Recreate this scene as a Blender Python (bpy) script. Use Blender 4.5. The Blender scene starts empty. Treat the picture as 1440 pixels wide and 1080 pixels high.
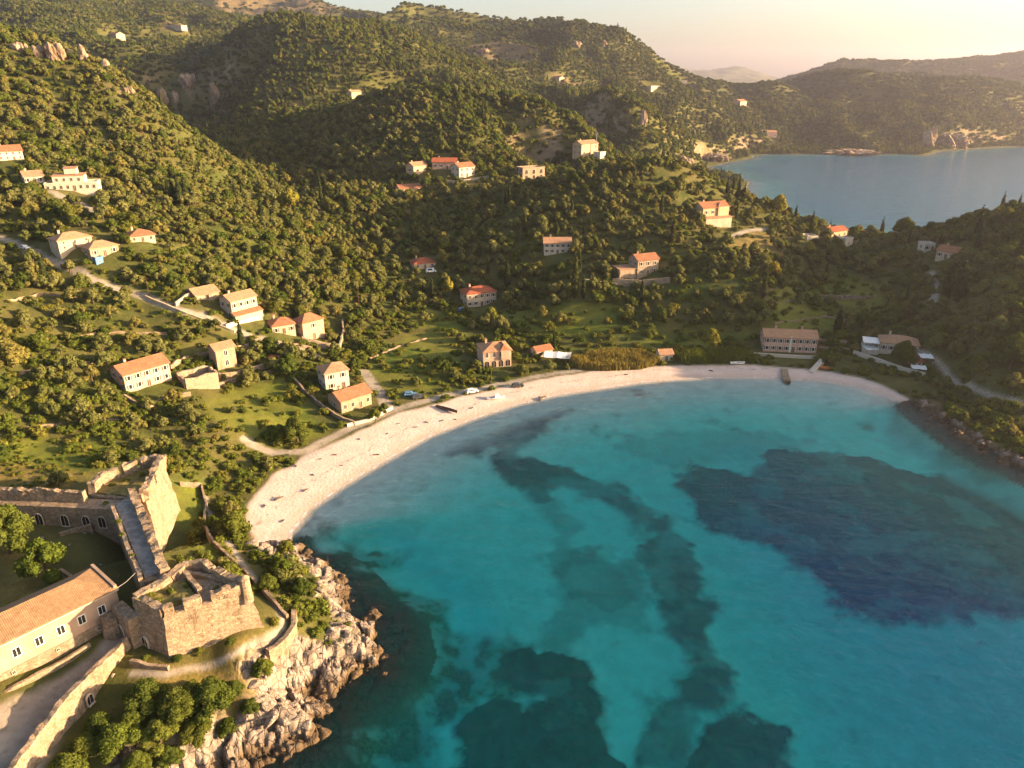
import bpy, bmesh, math, random
import numpy as np
from mathutils import Vector, Matrix

random.seed(7)
rng = np.random.default_rng(7)
R = math.radians
scene = bpy.context.scene
col = scene.collection

# ------------------------------------------------------------------ camera, sky, sun, exposure
CAM_H = 100.0
FPX = 1028.0                      # focal length in pixels of a 1440 wide picture
PITCH = math.atan(428.0 / FPX)    # horizon sits 428 px above the centre
cam_d = bpy.data.cameras.new('camera')
cam = bpy.data.objects.new('camera', cam_d)
col.objects.link(cam)
cam.location = (0, 0, CAM_H)
cam.rotation_euler = (math.pi / 2 - PITCH, 0, 0)
cam_d.sensor_width = 36.0
cam_d.lens = FPX / 1440.0 * 36.0
cam_d.clip_start = 1.0
cam_d.clip_end = 40000.0
scene.camera = cam

SUN_EL = R(11.8)
SUN_AZ = R(-3.0)                  # measured from +X towards +Y
sun_dir = Vector((math.cos(SUN_EL) * math.cos(SUN_AZ), math.cos(SUN_EL) * math.sin(SUN_AZ), math.sin(SUN_EL)))
world = bpy.data.worlds.new('World')
scene.world = world
world.use_nodes = True
wn, wl = world.node_tree.nodes, world.node_tree.links
bg = wn['Background']
sky = wn.new('ShaderNodeTexSky')
sky.sky_type = 'NISHITA'
sky.sun_disc = False
sky.sun_elevation = SUN_EL
sky.sun_rotation = math.pi / 2 - SUN_AZ
sky.altitude = 100
sky.air_density = 0.9
sky.dust_density = 3.0
sky.ozone_density = 1.0
tint = wn.new('ShaderNodeMix')
tint.data_type = 'RGBA'
tint.blend_type = 'MULTIPLY'
tint.inputs[0].default_value = 1.0
tint.inputs[7].default_value = (1.0, 0.97, 0.93, 1)
wl.new(sky.outputs[0], tint.inputs[6])
wl.new(tint.outputs[2], bg.inputs['Color'])
bg.inputs['Strength'].default_value = 0.080

sun_l = bpy.data.lights.new('sun', 'SUN')
sun = bpy.data.objects.new('sun', sun_l)
col.objects.link(sun)
sun_l.energy = 5.0
sun_l.angle = R(0.5)
sun_l.color = (1.0, 0.685, 0.385)
sun.rotation_euler = (-sun_dir).to_track_quat('-Z', 'Y').to_euler()

scene.view_settings.view_transform = 'Standard'
scene.view_settings.look = 'None'
scene.view_settings.exposure = 2.2
scene.view_settings.gamma = 1.0
scene.cycles.max_bounces = 5
scene.cycles.diffuse_bounces = 2
scene.cycles.glossy_bounces = 2
scene.cycles.transmission_bounces = 3
scene.cycles.transparent_max_bounces = 8
scene.cycles.volume_bounces = 0
scene.cycles.caustics_reflective = False
scene.cycles.caustics_refractive = False
scene.cycles.use_denoising = True
scene.cycles.use_adaptive_sampling = True
scene.cycles.adaptive_threshold = 0.02

# ------------------------------------------------------------------ survey helpers: a pixel of the photograph -> a place on the ground
CT, ST = math.cos(PITCH), math.sin(PITCH)
def ray(px, py):
    a, t = (px - 720.0) / FPX, (540.0 - py) / FPX
    ry = CT + t * ST
    return a / ry, (-ST + t * CT) / ry            # X per metre of Y, Z per metre of Y
def at_y(px, py, Y):
    u, s = ray(px, py)
    return (u * Y, Y, CAM_H + s * Y)
def at_z(px, py, z=0.0):
    u, s = ray(px, py)
    Y = (z - CAM_H) / s
    return (u * Y, Y, z)
def to_px(x, y, z):
    dz = z - CAM_H
    dep = y * CT - dz * ST
    up = y * ST + dz * CT
    return 720 + FPX * x / dep, 540 - FPX * up / dep, dep

# ------------------------------------------------------------------ numpy noise
def _hash(ix, iy, seed):
    h = (ix.astype(np.int64) * 374761393 + iy.astype(np.int64) * 668265263 + seed * 974634553) & 0x7fffffff
    h = ((h ^ (h >> 13)) * 1274126177) & 0x7fffffff
    return ((h ^ (h >> 16)) & 0xffff) / 65535.0
def vnoise(x, y, seed=0):
    ix, iy = np.floor(x), np.floor(y)
    fx, fy = x - ix, y - iy
    fx = fx * fx * fx * (fx * (fx * 6 - 15) + 10)
    fy = fy * fy * fy * (fy * (fy * 6 - 15) + 10)
    a, b = _hash(ix, iy, seed), _hash(ix + 1, iy, seed)
    c, d = _hash(ix, iy + 1, seed), _hash(ix + 1, iy + 1, seed)
    return (a + (b - a) * fx) * (1 - fy) + (c + (d - c) * fx) * fy
def fbm(x, y, octv=4, seed=0):
    s, a, t = 0.0, 1.0, 0.0
    for i in range(octv):
        s = s + a * (vnoise(x, y, seed + i * 17) - 0.5)
        t += a
        a *= 0.5
        x, y = x * 2.03 + 3.1, y * 2.03 + 7.7
    return s / t * 2
def worley(x, y, seed=0):
    ix, iy = np.floor(x), np.floor(y)
    f1 = np.full(x.shape, 9.0)
    f2 = np.full(x.shape, 9.0)
    hid = np.zeros(x.shape)
    for dx in (-1, 0, 1):
        for dy in (-1, 0, 1):
            jx, jy = ix + dx, iy + dy
            d = np.hypot(jx + _hash(jx, jy, seed) - x, jy + _hash(jx, jy, seed + 5) - y)
            near = d < f1
            f2 = np.where(near, f1, np.minimum(f2, d))
            hid = np.where(near, _hash(jx, jy, seed + 9), hid)
            f1 = np.where(near, d, f1)
    return f1, f2, hid
def sstep(a, b, x):
    t = np.clip((x - a) / (b - a), 0, 1)
    return t * t * (3 - 2 * t)
def seg_dist(px_, py_, pts, closed=False):
    n = len(pts)
    best = np.full(px_.shape, 1e9)
    for i in range(n if closed else n - 1):
        ax, ay = pts[i][0], pts[i][1]
        bx, by = pts[(i + 1) % n][0], pts[(i + 1) % n][1]
        ex, ey = bx - ax, by - ay
        t = np.clip(((px_ - ax) * ex + (py_ - ay) * ey) / (ex * ex + ey * ey + 1e-9), 0, 1)
        best = np.minimum(best, np.hypot(px_ - ax - t * ex, py_ - ay - t * ey))
    return best
def inside(px_, py_, pts):
    c = np.zeros(px_.shape, bool)
    n = len(pts)
    for i in range(n):
        ax, ay = pts[i][0], pts[i][1]
        bx, by = pts[(i + 1) % n][0], pts[(i + 1) % n][1]
        if ay == by:
            continue
        c ^= ((ay > py_) != (by > py_)) & (px_ < (bx - ax) * (py_ - ay) / (by - ay) + ax)
    return c
def sdist(px_, py_, pts):                       # positive inside
    d = seg_dist(px_, py_, pts, True)
    return np.where(inside(px_, py_, pts), d, -d)

# ------------------------------------------------------------------ relief: surveyed points, smoothed into one height field
SHORE_ROCK_W = [(250, 1130), (345, 1078), (400, 1062), (440, 1042), (458, 1010), (425, 990), (445, 976), (485, 974), (528, 945), (546, 905), (541, 872), (505, 852), (492, 828), (468, 800), (440, 785), (412, 768)]
SHORE_BEACH = [(400, 752), (430, 715), (480, 680), (540, 645), (600, 612), (660, 588), (720, 568), (780, 554), (840, 545), (900, 536), (960, 531), (1040, 529), (1100, 531), (1160, 534), (1205, 542), (1250, 557)]
SHORE_ROCK_E = [(1288, 574), (1320, 600), (1358, 624), (1400, 645), (1440, 662), (1520, 700), (1600, 715), (1720, 705), (1840, 672)]
W = lambda pts, z=0.0: [at_z(x, y, z)[:2] for x, y in pts]
rockw, beach, rocke = W(SHORE_ROCK_W), W(SHORE_BEACH), W(SHORE_ROCK_E)
BAY = [(-70, -500)] + [(-62, 50)] + rockw + beach + rocke + [(340, 330), (600, 300), (900, 100), (900, -500)]
far_shore = W([(1440, 206), (1385, 208), (1318, 213), (1302, 219), (1270, 217), (1200, 217), (1130, 217), (1078, 217), (1055, 219)]) + W([(1058, 222), (1020, 229), (988, 236)])
BAY2 = [(620, 500), (900, 560), (2200, 900), (2200, 1150), (1100, 1200)] + far_shore + [(250, 800), (215, 700), (200, 620), (205, 560), (240, 510), (300, 480), (380, 465), (480, 475)]

CP = []
def cp(*rows):
    for px, py, Y in rows:
        CP.append(at_y(px, py, Y))
def cz(*rows):
    for px, py, z in rows:
        CP.append(at_z(px, py, z))
# behind the beach and the green plain
cz((380, 650, 2.0), (330, 660, 6), (430, 630, 1.6), (520, 590, 2.0), (620, 555, 2.0), (720, 535, 2.2), (830, 515, 2.2), (930, 505, 2.5), (1040, 505, 2.5), (1120, 505, 3), (1210, 515, 3.5), (1265, 535, 4),
   (440, 570, 4), (360, 590, 6), (290, 590, 9), (205, 560, 12), (100, 580, 15), (0, 580, 18), (-120, 580, 22), (200, 640, 9), (60, 640, 12.5), (-120, 640, 16),
   (500, 520, 4), (600, 470, 4), (560, 500, 3.5), (690, 515, 3), (640, 440, 6), (600, 410, 10), (680, 425, 7), (760, 480, 4), (820, 470, 5), (900, 480, 4.5), (990, 470, 5), (1060, 485, 4.5),
   (490, 470, 7), (440, 480, 9), (395, 470, 13), (330, 500, 12), (300, 520, 11), (330, 445, 20), (260, 440, 24), (430, 430, 15), (480, 420, 14), (540, 430, 9),
   (1110, 490, 4), (1180, 470, 6), (1160, 430, 9), (1150, 390, 15), (1260, 495, 5), (1300, 500, 7), (1230, 440, 9))
# the west slope above the road
cz((200, 500, 18), (100, 500, 22), (0, 500, 26), (-120, 500, 30), (130, 440, 27), (0, 430, 33), (-140, 430, 40), (200, 415, 28), (60, 362, 39))
cp((0, 340, 275), (-150, 340, 265), (100, 345, 272), (200, 338, 283), (300, 375, 290), (380, 390, 300), (480, 385, 330), (430, 330, 365), (330, 320, 325), (200, 280, 330), (260, 260, 365), (100, 258, 325), (40, 250, 322), (15, 215, 345), (-150, 215, 335),
   (200, 230, 372), (250, 190, 420), (100, 180, 392), (40, 150, 395), (-150, 120, 400), (60, 120, 420), (60, 84, 440), (10, 70, 440), (-140, 40, 450), (140, 102, 440), (200, 140, 440), (262, 182, 455),
   (20, 60, 520), (100, 95, 540), (180, 150, 540), (-150, 30, 600), (330, 270, 400), (400, 300, 390), (350, 250, 440))
# valley behind, gorge
cp((270, 215, 560), (350, 225, 555), (420, 250, 510), (300, 190, 680), (245, 160, 840), (200, 100, 960), (225, 120, 920), (270, 120, 880), (300, 82, 895), (195, 86, 985), (200, 190, 650), (430, 280, 460), (520, 300, 410), (560, 330, 385), (480, 270, 450), (540, 270, 460),
   (160, 70, 900), (100, 50, 1000), (230, 90, 900), (260, 100, 1000))
# hill B in the middle
cp((520, 138, 610), (570, 126, 610), (640, 128, 600), (700, 148, 590), (760, 176, 570), (815, 207, 560), (450, 165, 620), (400, 190, 610), (360, 205, 590), (600, 170, 550), (690, 190, 535), (560, 210, 515), (600, 238, 480), (660, 245, 475), (750, 240, 490), (830, 215, 545), (850, 225, 530), (490, 220, 520),
   (600, 160, 760), (700, 180, 740), (800, 212, 680))
# hill C and the neck of land
cp((760, 262, 405), (820, 245, 405), (870, 236, 405), (930, 233, 405), (990, 248, 410), (1040, 276, 415), (1090, 296, 412), (1150, 320, 405), (1200, 334, 395), (1250, 336, 385), (1290, 330, 370),
   (700, 285, 405), (640, 300, 410), (620, 340, 370), (700, 340, 355), (784, 355, 340), (850, 330, 350), (930, 330, 345), (900, 385, 322), (820, 400, 310), (740, 400, 325), (1003, 308, 375), (1000, 350, 335), (1060, 345, 350), (1080, 390, 310), (980, 420, 297), (1110, 360, 345), (1180, 360, 350), (1240, 370, 340),
   (900, 290, 372), (1000, 280, 395))
CP += [(60, 470, 30), (110, 470, 34), (150, 460, 18), (20, 560, 30), (100, 560, 20)]
# headland on the right
cp((1330, 334, 345), (1370, 326, 330), (1410, 322, 320), (1450, 322, 312), (1560, 322, 305), (1700, 320, 300), (1320, 365, 325), (1310, 420, 295), (1330, 470, 265), (1400, 400, 275), (1450, 400, 268), (1400, 470, 245), (1440, 520, 225), (1560, 420, 262), (1560, 520, 232), (1380, 540, 228), (1330, 530, 243), (1440, 575, 208), (1370, 580, 216), (1560, 600, 205), (1700, 500, 240))
CP += [(280, 400, 30), (330, 390, 30), (240, 420, 14), (420, 360, 14)]
# far left hills
cp((0, 8, 1300), (-200, -20, 1300), (60, 14, 1300), (110, 20, 1250), (170, 26, 1200), (200, 10, 1500), (270, 12, 1450), (20, 45, 1000), (-200, 30, 950), (160, 50, 1100), (245, 36, 1250), (130, 35, 1100),
   (310, -2, 2100), (360, 2, 2100), (400, -2, 2300), (450, 10, 2300), (250, 15, 1900), (330, 30, 1500), (200, 70, 900), (-250, -30, 2300))
# hill A
cp((275, 92, 880), (330, 52, 900), (400, 28, 920), (470, 21, 920), (530, 28, 920), (570, 40, 920), (610, 62, 900), (650, 92, 870), (310, 150, 820), (350, 130, 790), (420, 120, 780), (500, 110, 790), (580, 110, 820), (380, 165, 720), (480, 150, 730), (700, 125, 820),
   (450, 60, 1250), (600, 80, 1200))
# hills F and G
cp((550, 24, 1500), (585, 15, 1500), (640, 28, 1480), (700, 40, 1480), (755, 28, 1450), (800, 36, 1430), (850, 45, 1400), (895, 60, 1380), (905, 75, 1370), (940, 108, 1360), (990, 126, 1350), (660, 70, 1300), (730, 90, 1200), (800, 85, 1250), (870, 100, 1200), (700, 110, 1050), (900, 130, 1130), (960, 145, 1150), (1000, 150, 1200), (1040, 165, 1220),
   (760, 140, 950), (800, 134, 920), (850, 121, 840), (890, 133, 850), (930, 165, 880), (960, 195, 920), (980, 215, 950), (1030, 205, 1020), (880, 145, 790), (905, 180, 745), (938, 210, 740), (800, 152, 890), (780, 180, 860), (840, 172, 830), (840, 195, 800), (872, 202, 770), (920, 228, 700), (960, 226, 780), (1000, 185, 1080))
# far bay hills
cp((1040, 150, 1420), (1010, 132, 1500), (1080, 130, 1500), (1130, 165, 1300), (1200, 165, 1300), (1150, 128, 1500), (1200, 113, 1550), (1260, 113, 1550), (1300, 118, 1500), (1350, 130, 1400), (1400, 150, 1350), (1440, 172, 1330), (1250, 150, 1350), (1300, 165, 1270), (1320, 190, 1200), (1380, 185, 1260), (1440, 195, 1280), (1100, 200, 1190), (1200, 200, 1190), (1270, 195, 1190),
   (1095, 117, 2500), (1150, 100, 2500), (1210, 86, 2500), (1270, 83, 2500), (1330, 92, 2500), (1390, 86, 2500), (1440, 80, 2500), (1600, 70, 2400), (1320, 122, 1900), (1420, 135, 1900), (1560, 180, 1400), (1600, 150, 1700), (1150, 122, 1900))
CP += [at_y(x, y, Y) for x, y, Y in ((940, 140, 1900), (985, 145, 2000), (1040, 150, 2000), (960, 130, 3200), (1040, 128, 3200), (1100, 135, 3200), (900, 130, 2600))]
# distant mountains
cp((900, 108, 7000), (930, 92, 7000), (945, 90, 7000), (965, 100, 7000), (988, 103, 7000), (1020, 97, 7000), (1045, 95, 7000), (1065, 100, 7000), (1085, 112, 7000), (1120, 118, 7000), (800, 105, 7000), (600, 100, 7000), (300, 100, 7000), (0, 100, 7000), (1440, 118, 7000))
CP += [(x, y, 0) for x, y in ((-9000, 9000), (0, 9000), (4000, 9000), (9000, 9000), (3000, 5000), (800, 4500), (1700, 4500))] + [(-1500, 4200, 60), (-2500, 4000, 60), (-800, 4000, 80)]
# fortress shelf
cz((120, 760, 14), (40, 760, 14), (-120, 760, 14), (60, 700, 13), (-120, 700, 14), (190, 690, 13), (245, 750, 10), (290, 720, 8), (270, 770, 9.5), (320, 790, 8.5), (355, 760, 6), (300, 690, 7), (340, 700, 4.5),
   (100, 910, 12), (20, 985, 12), (0, 1060, 12), (-150, 1000, 12), (140, 905, 12), (235, 930, 11.2), (372, 892, 10.5), (200, 900, 11.5), (400, 870, 9.5), (380, 840, 9), (330, 940, 10.5), (200, 955, 10.5), (250, 985, 9), (380, 940, 8.0),
   (130, 1010, 8.5), (180, 1050, 7.5), (100, 1080, 8), (80, 1130, 8), (270, 1010, 8.0), (230, 1070, 5.5), (330, 985, 6.5), (410, 920, 6.5), (440, 880, 5.5), (430, 830, 6), (400, 800, 6.5), (300, 850, 10.6), (230, 870, 10.8), (300, 915, 10.6), (470, 920, 4.0), (480, 870, 3.2), (470, 960, 3.0), (330, 1040, 3.5), (390, 1000, 4))
CP += [(-75, 50, 9), (-110, 60, 12), (-200, 90, 16), (-200, 130, 16), (-60, 35, 6)]
CPA = np.array(CP)

def tps_fit(P):
    n = len(P)
    q = np.stack([P[:, 0] / P[:, 1], np.log(P[:, 1])], 1)
    d2 = ((q[:, None] - q[None]) ** 2).sum(-1)
    K = 0.5 * d2 * np.log(d2 + 1e-12) + np.eye(n) * 2e-4
    A = np.zeros((n + 3, n + 3))
    A[:n, :n] = K
    A[:n, n] = 1
    A[:n, n + 1:] = q
    A[n:, :n] = A[:n, n:].T
    b = np.zeros(n + 3)
    b[:n] = (P[:, 2] - CAM_H) / P[:, 1]                 # work with slopes seen from the survey point: even weight near and far
    return q, np.linalg.solve(A, b)
TQ, TW = tps_fit(CPA)
def tps(u, v):
    out = np.empty(u.shape)
    n = len(TQ)
    uf, vf, of = u.ravel(), v.ravel(), out.ravel()
    for s in range(0, uf.size, 40000):
        a, b = uf[s:s + 40000], vf[s:s + 40000]
        d2 = ((a[:, None] - TQ[None, :, 0]) ** 2 + (b[:, None] - TQ[None, :, 1]) ** 2).astype(np.float32)
        of[s:s + 40000] = (0.5 * d2 * np.log(d2 + 1e-12)) @ TW[:n].astype(np.float32) + TW[n] + TW[n + 1] * a + TW[n + 2] * b
    return of.reshape(u.shape) * np.exp(v) + CAM_H

U0, U1, NU = -1.32, 1.32, 820
V0, V1, NV = math.log(42.0), math.log(9000.0), 1000
gu = np.linspace(U0, U1, NU)
gv = np.linspace(V0, V1, NV)
GU, GV = np.meshgrid(gu, gv)                            # [NV, NU]
GY = np.exp(GV)
GX = GU * GY
GH = tps(GU, GV)
# shore distances (positive on land)
near_bay = GY < 620
d_bay = np.where(near_bay, 0, 1e3).astype(float)
d_bay[near_bay] = -sdist(GX[near_bay], GY[near_bay], BAY)
d_bay2 = np.full(GX.shape, 1e3)
m2 = (GY > 380) & (GY < 2400)
d_bay2[m2] = -sdist(GX[m2], GY[m2], BAY2)
SD = np.minimum(d_bay, d_bay2)
dB = np.where(near_bay, 0, 1e3).astype(float)
dB[near_bay] = seg_dist(GX[near_bay], GY[near_bay], beach)
dRW = np.full(GX.shape, 1e3)
dRE = np.full(GX.shape, 1e3)
dRW[near_bay] = seg_dist(GX[near_bay], GY[near_bay], rockw)
dRE[near_bay] = seg_dist(GX[near_bay], GY[near_bay], rocke)
dR = np.minimum(dRW, dRE)
rocky = sstep(-3, 5, dB - dR)
# hills get gullies
amp = sstep(430, 800, GY)
gul = 1 - np.abs(fbm(GX / 150, GY / 150, 4, 3)) * 2.0
GH = GH + amp * sstep(0, 60, SD) * ((gul - 0.55) * (7 + 11 * sstep(650, 1000, GY)) + fbm(GX / 40, GY / 40, 3, 8) * 2.5)
amp2 = sstep(1100, 1800, GY)
GH = GH + amp2 * (0.5 - np.abs(fbm(GX / 420, GY / 420, 4, 5)) * 2) * 22
lo = (1 - amp) * sstep(4, 50, SD)
GH = GH + lo * fbm(GX / 13, GY / 10, 3, 21) * 1.0 * sstep(1.5, 6, GH)
# terraces on the slopes near the bay
ter = sstep(-0.1, 0.3, fbm(GX / 60, GY / 60, 2, 77)) * lo * sstep(8, 14, GH) * (1 - sstep(80, 110, GH)) * sstep(150, 190, GY) * (1 - sstep(300, 380, GY - 90 * (GX > 60)))
st_ = GH / 2.6 + fbm(GX / 25, GY / 25, 3, 78) * 0.8
fr = st_ - np.floor(st_)
GH = GH + ter * 0.55 * (sstep(0.55, 1.0, fr) - fr) * 2.6
# shore profile
land_w = 26 * (1 - rocky) + 7 * rocky
hb = np.maximum(GH, 1.2)
land = np.where(rocky > 0.5, hb * sstep(-1.5, land_w, SD) * 1.0, np.minimum(hb, 0.075 * np.maximum(SD, 0) + 0.02) * (1 - sstep(22, 40, SD)) + hb * sstep(22, 40, SD))
land2 = hb * sstep(-2, 22, d_bay2)
rk = rocky * sstep(60, 40, GY * 0 + np.minimum(dR, 60)) * near_bay
dd = np.maximum(-SD, 0)
depth = (0.060 * dd) * (1 - sstep(20, 60, dd)) + (3.0 + 3.5 * (1 - np.exp(-dd / 60))) * sstep(15, 60, dd)
depth_r = 0.35 * dd * (1 - sstep(8, 25, dd)) + 5.0 * sstep(5, 25, dd)
depth = depth * (1 - rocky * (1 - sstep(20, 70, dR))) + depth_r * rocky * (1 - sstep(20, 70, dR))
depth = depth + 3.5 * sstep(20, 110, GX - 0.15 * (GY - 150)) * sstep(20, 90, dd)
depth = np.where(d_bay2 < 0, 10 * sstep(0, 60, -d_bay2), depth)
HGT = np.where(SD > 0, np.where(d_bay2 < 200, np.minimum(land, land2), land), -depth)
# rock shelves and blocks along the stony shores
f1, f2, hid = worley(GX / 4.2 + 0.5 * fbm(GX / 6, GY / 6, 2, 4), GY / 3.0 + 0.5 * fbm(GX / 6, GY / 6, 2, 14), 3)
g1, g2, gid = worley(GX / 1.7, GY / 1.5, 8)
rzone_w = near_bay * (1 - sstep(6, 10, dRW + 6 * fbm(GX / 9, GY / 9, 3, 33))) * (rocky > 0.3) * (SD > -9)
rzone_e = near_bay * (1 - sstep(4.5, 8, dRE + 3 * fbm(GX / 9, GY / 9, 3, 35))) * (rocky > 0.3) * (SD > -5)
rzone = np.maximum(rzone_w, rzone_e)
crack = sstep(0.02, 0.25, f2 - f1) * 0.9 + 0.1
HGT = HGT + rzone * ((hid - 0.42) * 2.6 + (crack - 1) * 1.3 + (gid - 0.5) * 0.8 + (sstep(0.02, 0.2, g2 - g1) - 1) * 0.5) * sstep(-9, 3, SD)

def height(x, y):
    """ground height by bilinear look-up"""
    x, y = np.asarray(x, float), np.asarray(y, float)
    v = np.log(np.maximum(y, 42.01))
    fu = np.clip((x / np.maximum(y, 42.01) - U0) / (U1 - U0) * (NU - 1), 0, NU - 1.001)
    fv = np.clip((v - V0) / (V1 - V0) * (NV - 1), 0, NV - 1.001)
    i, j = fu.astype(int), fv.astype(int)
    a, b = fu - i, fv - j
    return (HGT[j, i] * (1 - a) + HGT[j, i + 1] * a) * (1 - b) + (HGT[j + 1, i] * (1 - a) + HGT[j + 1, i + 1] * a) * b
_ys = np.exp(np.linspace(math.log(43), math.log(8900), 2600))
def hit(px, py, floor=-1.0):
    """where the sight line of a photograph pixel meets the ground"""
    u, s = ray(px, py)
    z = CAM_H + s * _ys
    g = np.maximum(height(u * _ys, _ys), floor)
    k = np.argmax(z < g)
    if k == 0:
        k = len(_ys) - 1
    a0, a1 = z[k - 1] - g[k - 1], g[k] - z[k]
    t = a0 / (a0 + a1 + 1e-9)
    Y = _ys[k - 1] + t * (_ys[k] - _ys[k - 1])
    return (u * Y, Y, float(height(u * Y, Y)))
def G(pts):
    return [hit(x, y)[:2] for x, y in pts]
def visible(x, y, z):
    n = 160
    t = np.linspace(0.25, 0.985, n)
    return bool(np.all(height(x * t, y * t) < CAM_H + (z + 2.5 - CAM_H) * t))
# ------------------------------------------------------------------ materials
class NT:
    def __init__(s, name):
        s.m = bpy.data.materials.new(name)
        s.m.use_nodes = True
        s.t = s.m.node_tree
        s.n, s.l = s.t.nodes, s.t.links
        s.b = s.n['Principled BSDF']
        s.out = s.n['Material Output']
    def new(s, kind, **kw):
        x = s.n.new('ShaderNode' + kind)
        for k, v in kw.items():
            setattr(x, k, v)
        return x
    def put(s, sock, v):
        if isinstance(v, bpy.types.NodeSocket):
            s.l.new(v, sock)
        elif isinstance(v, (tuple, list)) and len(v) == 3 and sock.type == 'RGBA':
            sock.default_value = (*v, 1)
        else:
            sock.default_value = v
    def mix(s, f, a, b, mode='MIX'):
        x = s.new('Mix', data_type='RGBA', blend_type=mode)
        s.put(x.inputs[0], f); s.put(x.inputs[6], a); s.put(x.inputs[7], b)
        return x.outputs[2]
    def math(s, op, a, b=0.0, c=0.0):
        x = s.new('Math', operation=op)
        s.put(x.inputs[0], a); s.put(x.inputs[1], b)
        if op in ('MULTIPLY_ADD', 'SMOOTH_MIN'):
            s.put(x.inputs[2], c)
        return x.outputs[0]
    def ramp(s, v, a, b, lo=0.0, hi=1.0):
        x = s.new('MapRange', interpolation_type='SMOOTHSTEP')
        s.put(x.inputs[0], v)
        for i, q in zip((1, 2, 3, 4), (a, b, lo, hi)):
            x.inputs[i].default_value = q
        return x.outputs[0]
    def noise(s, scale, detail=3, rough=0.55, vec=None, out=0):
        x = s.new('TexNoise')
        x.inputs['Scale'].default_value = scale
        x.inputs['Detail'].default_value = detail
        x.inputs['Roughness'].default_value = rough
        s.l.new(vec or s.pos(), x.inputs['Vector'])
        return x.outputs[out]
    def voro(s, scale, vec=None, feature='F1', out='Distance'):
        x = s.new('TexVoronoi', feature=feature)
        x.inputs['Scale'].default_value = scale
        s.l.new(vec or s.pos(), x.inputs['Vector'])
        return x.outputs[out]
    def pos(s):
        if not hasattr(s, '_p'):
            s._p = s.new('NewGeometry').outputs['Position']
        return s._p
    def obj(s):
        if not hasattr(s, '_o'):
            s._o = s.new('TexCoord').outputs['Object']
        return s._o
    def scaled(s, vec, sc):
        x = s.new('Mapping')
        s.l.new(vec, x.inputs[0])
        x.inputs['Scale'].default_value = sc
        return x.outputs[0]
    def rnd(s):
        return s.new('ObjectInfo').outputs['Random']
    def attr(s, name, sep=True):
        a = s.new('Attribute', attribute_name=name)
        if not sep:
            return a.outputs['Color']
        c = s.new('SeparateColor')
        s.l.new(a.outputs['Color'], c.inputs[0])
        return c.outputs[0], c.outputs[1], c.outputs[2]
    def bump(s, h, strength=0.5, dist=0.2):
        x = s.new('Bump')
        x.inputs['Strength'].default_value = strength
        x.inputs['Distance'].default_value = dist
        s.l.new(h, x.inputs['Height'])
        s.l.new(x.outputs[0], s.b.inputs['Normal'])
        return x.outputs[0]
    def base(s, c, rough=0.9, spec=0.2):
        s.put(s.b.inputs['Base Color'], c)
        s.put(s.b.inputs['Roughness'], rough)
        s.b.inputs['Specular IOR Level'].default_value = spec
        return s.m
M = {}
def plain(name, c, var=0.12, scale=1.5, rough=0.85, spec=0.2):
    t = NT(name)
    d = tuple(max(0, x * (1 - var * 2.2)) for x in c)
    k = t.mix(t.ramp(t.noise(scale, 4), 0.3, 0.7), d, c)
    if name.endswith('render'):            # rain streaks and patched plaster
        k = t.mix(t.ramp(t.noise(0.9, 5, 0.7, t.scaled(t.pos(), (1, 1, 0.12))), 0.50, 0.72, 0.0, 0.55), k, tuple(x * 0.62 for x in c))
        k = t.mix(t.ramp(t.noise(0.5, 5, 0.7), 0.58, 0.66, 0.0, 0.5), k, (0.40, 0.31, 0.22))
    t.base(k, rough, spec)
    M[name] = t.m
    return t.m
def stone(name, a, b, dark, scale=1.0, bump=0.6):
    """weathered masonry: blotches, courses of blocks, mossy stains"""
    t = NT(name)
    n1 = t.ramp(t.noise(0.35 * scale, 5, 0.6), 0.32, 0.68)
    n2 = t.ramp(t.noise(1.7 * scale, 5, 0.65), 0.3, 0.75)
    br = t.voro(1.5 * scale, t.scaled(t.pos(), (1, 1, 1.9)), out='Color')
    sep = t.new('SeparateColor'); t.l.new(br, sep.inputs[0])
    ed = t.ramp(t.voro(1.5 * scale, t.scaled(t.pos(), (1, 1, 1.9)), 'DISTANCE_TO_EDGE'), 0.0, 0.09)
    c = t.mix(n1, a, b)
    c = t.mix(t.math('MULTIPLY', n2, 0.62), c, dark)
    c = t.mix(0.28, c, t.mix(sep.outputs[0], (0.13, 0.09, 0.055), (0.52, 0.41, 0.30)))
    c = t.mix(t.math('MULTIPLY', t.math('SUBTRACT', 1.0, ed), 0.45), c, dark)
    c = t.mix(t.ramp(t.noise(0.7 * scale, 5, 0.7, t.scaled(t.pos(), (1, 1, 0.15))), 0.52, 0.70, 0.0, 0.6), c, dark)
    moss = t.math('MULTIPLY', t.ramp(t.noise(0.6 * scale, 5, 0.7), 0.56, 0.72), 0.55)
    c = t.mix(moss, c, (0.075, 0.07, 0.03))
    hh = t.math('ADD', t.math('MULTIPLY', ed, 0.6), t.noise(3.0 * scale, 4))
    t.bump(hh, bump, 0.15)
    M[name] = t.base(c, 0.95, 0.1)
    return t.m
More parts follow.
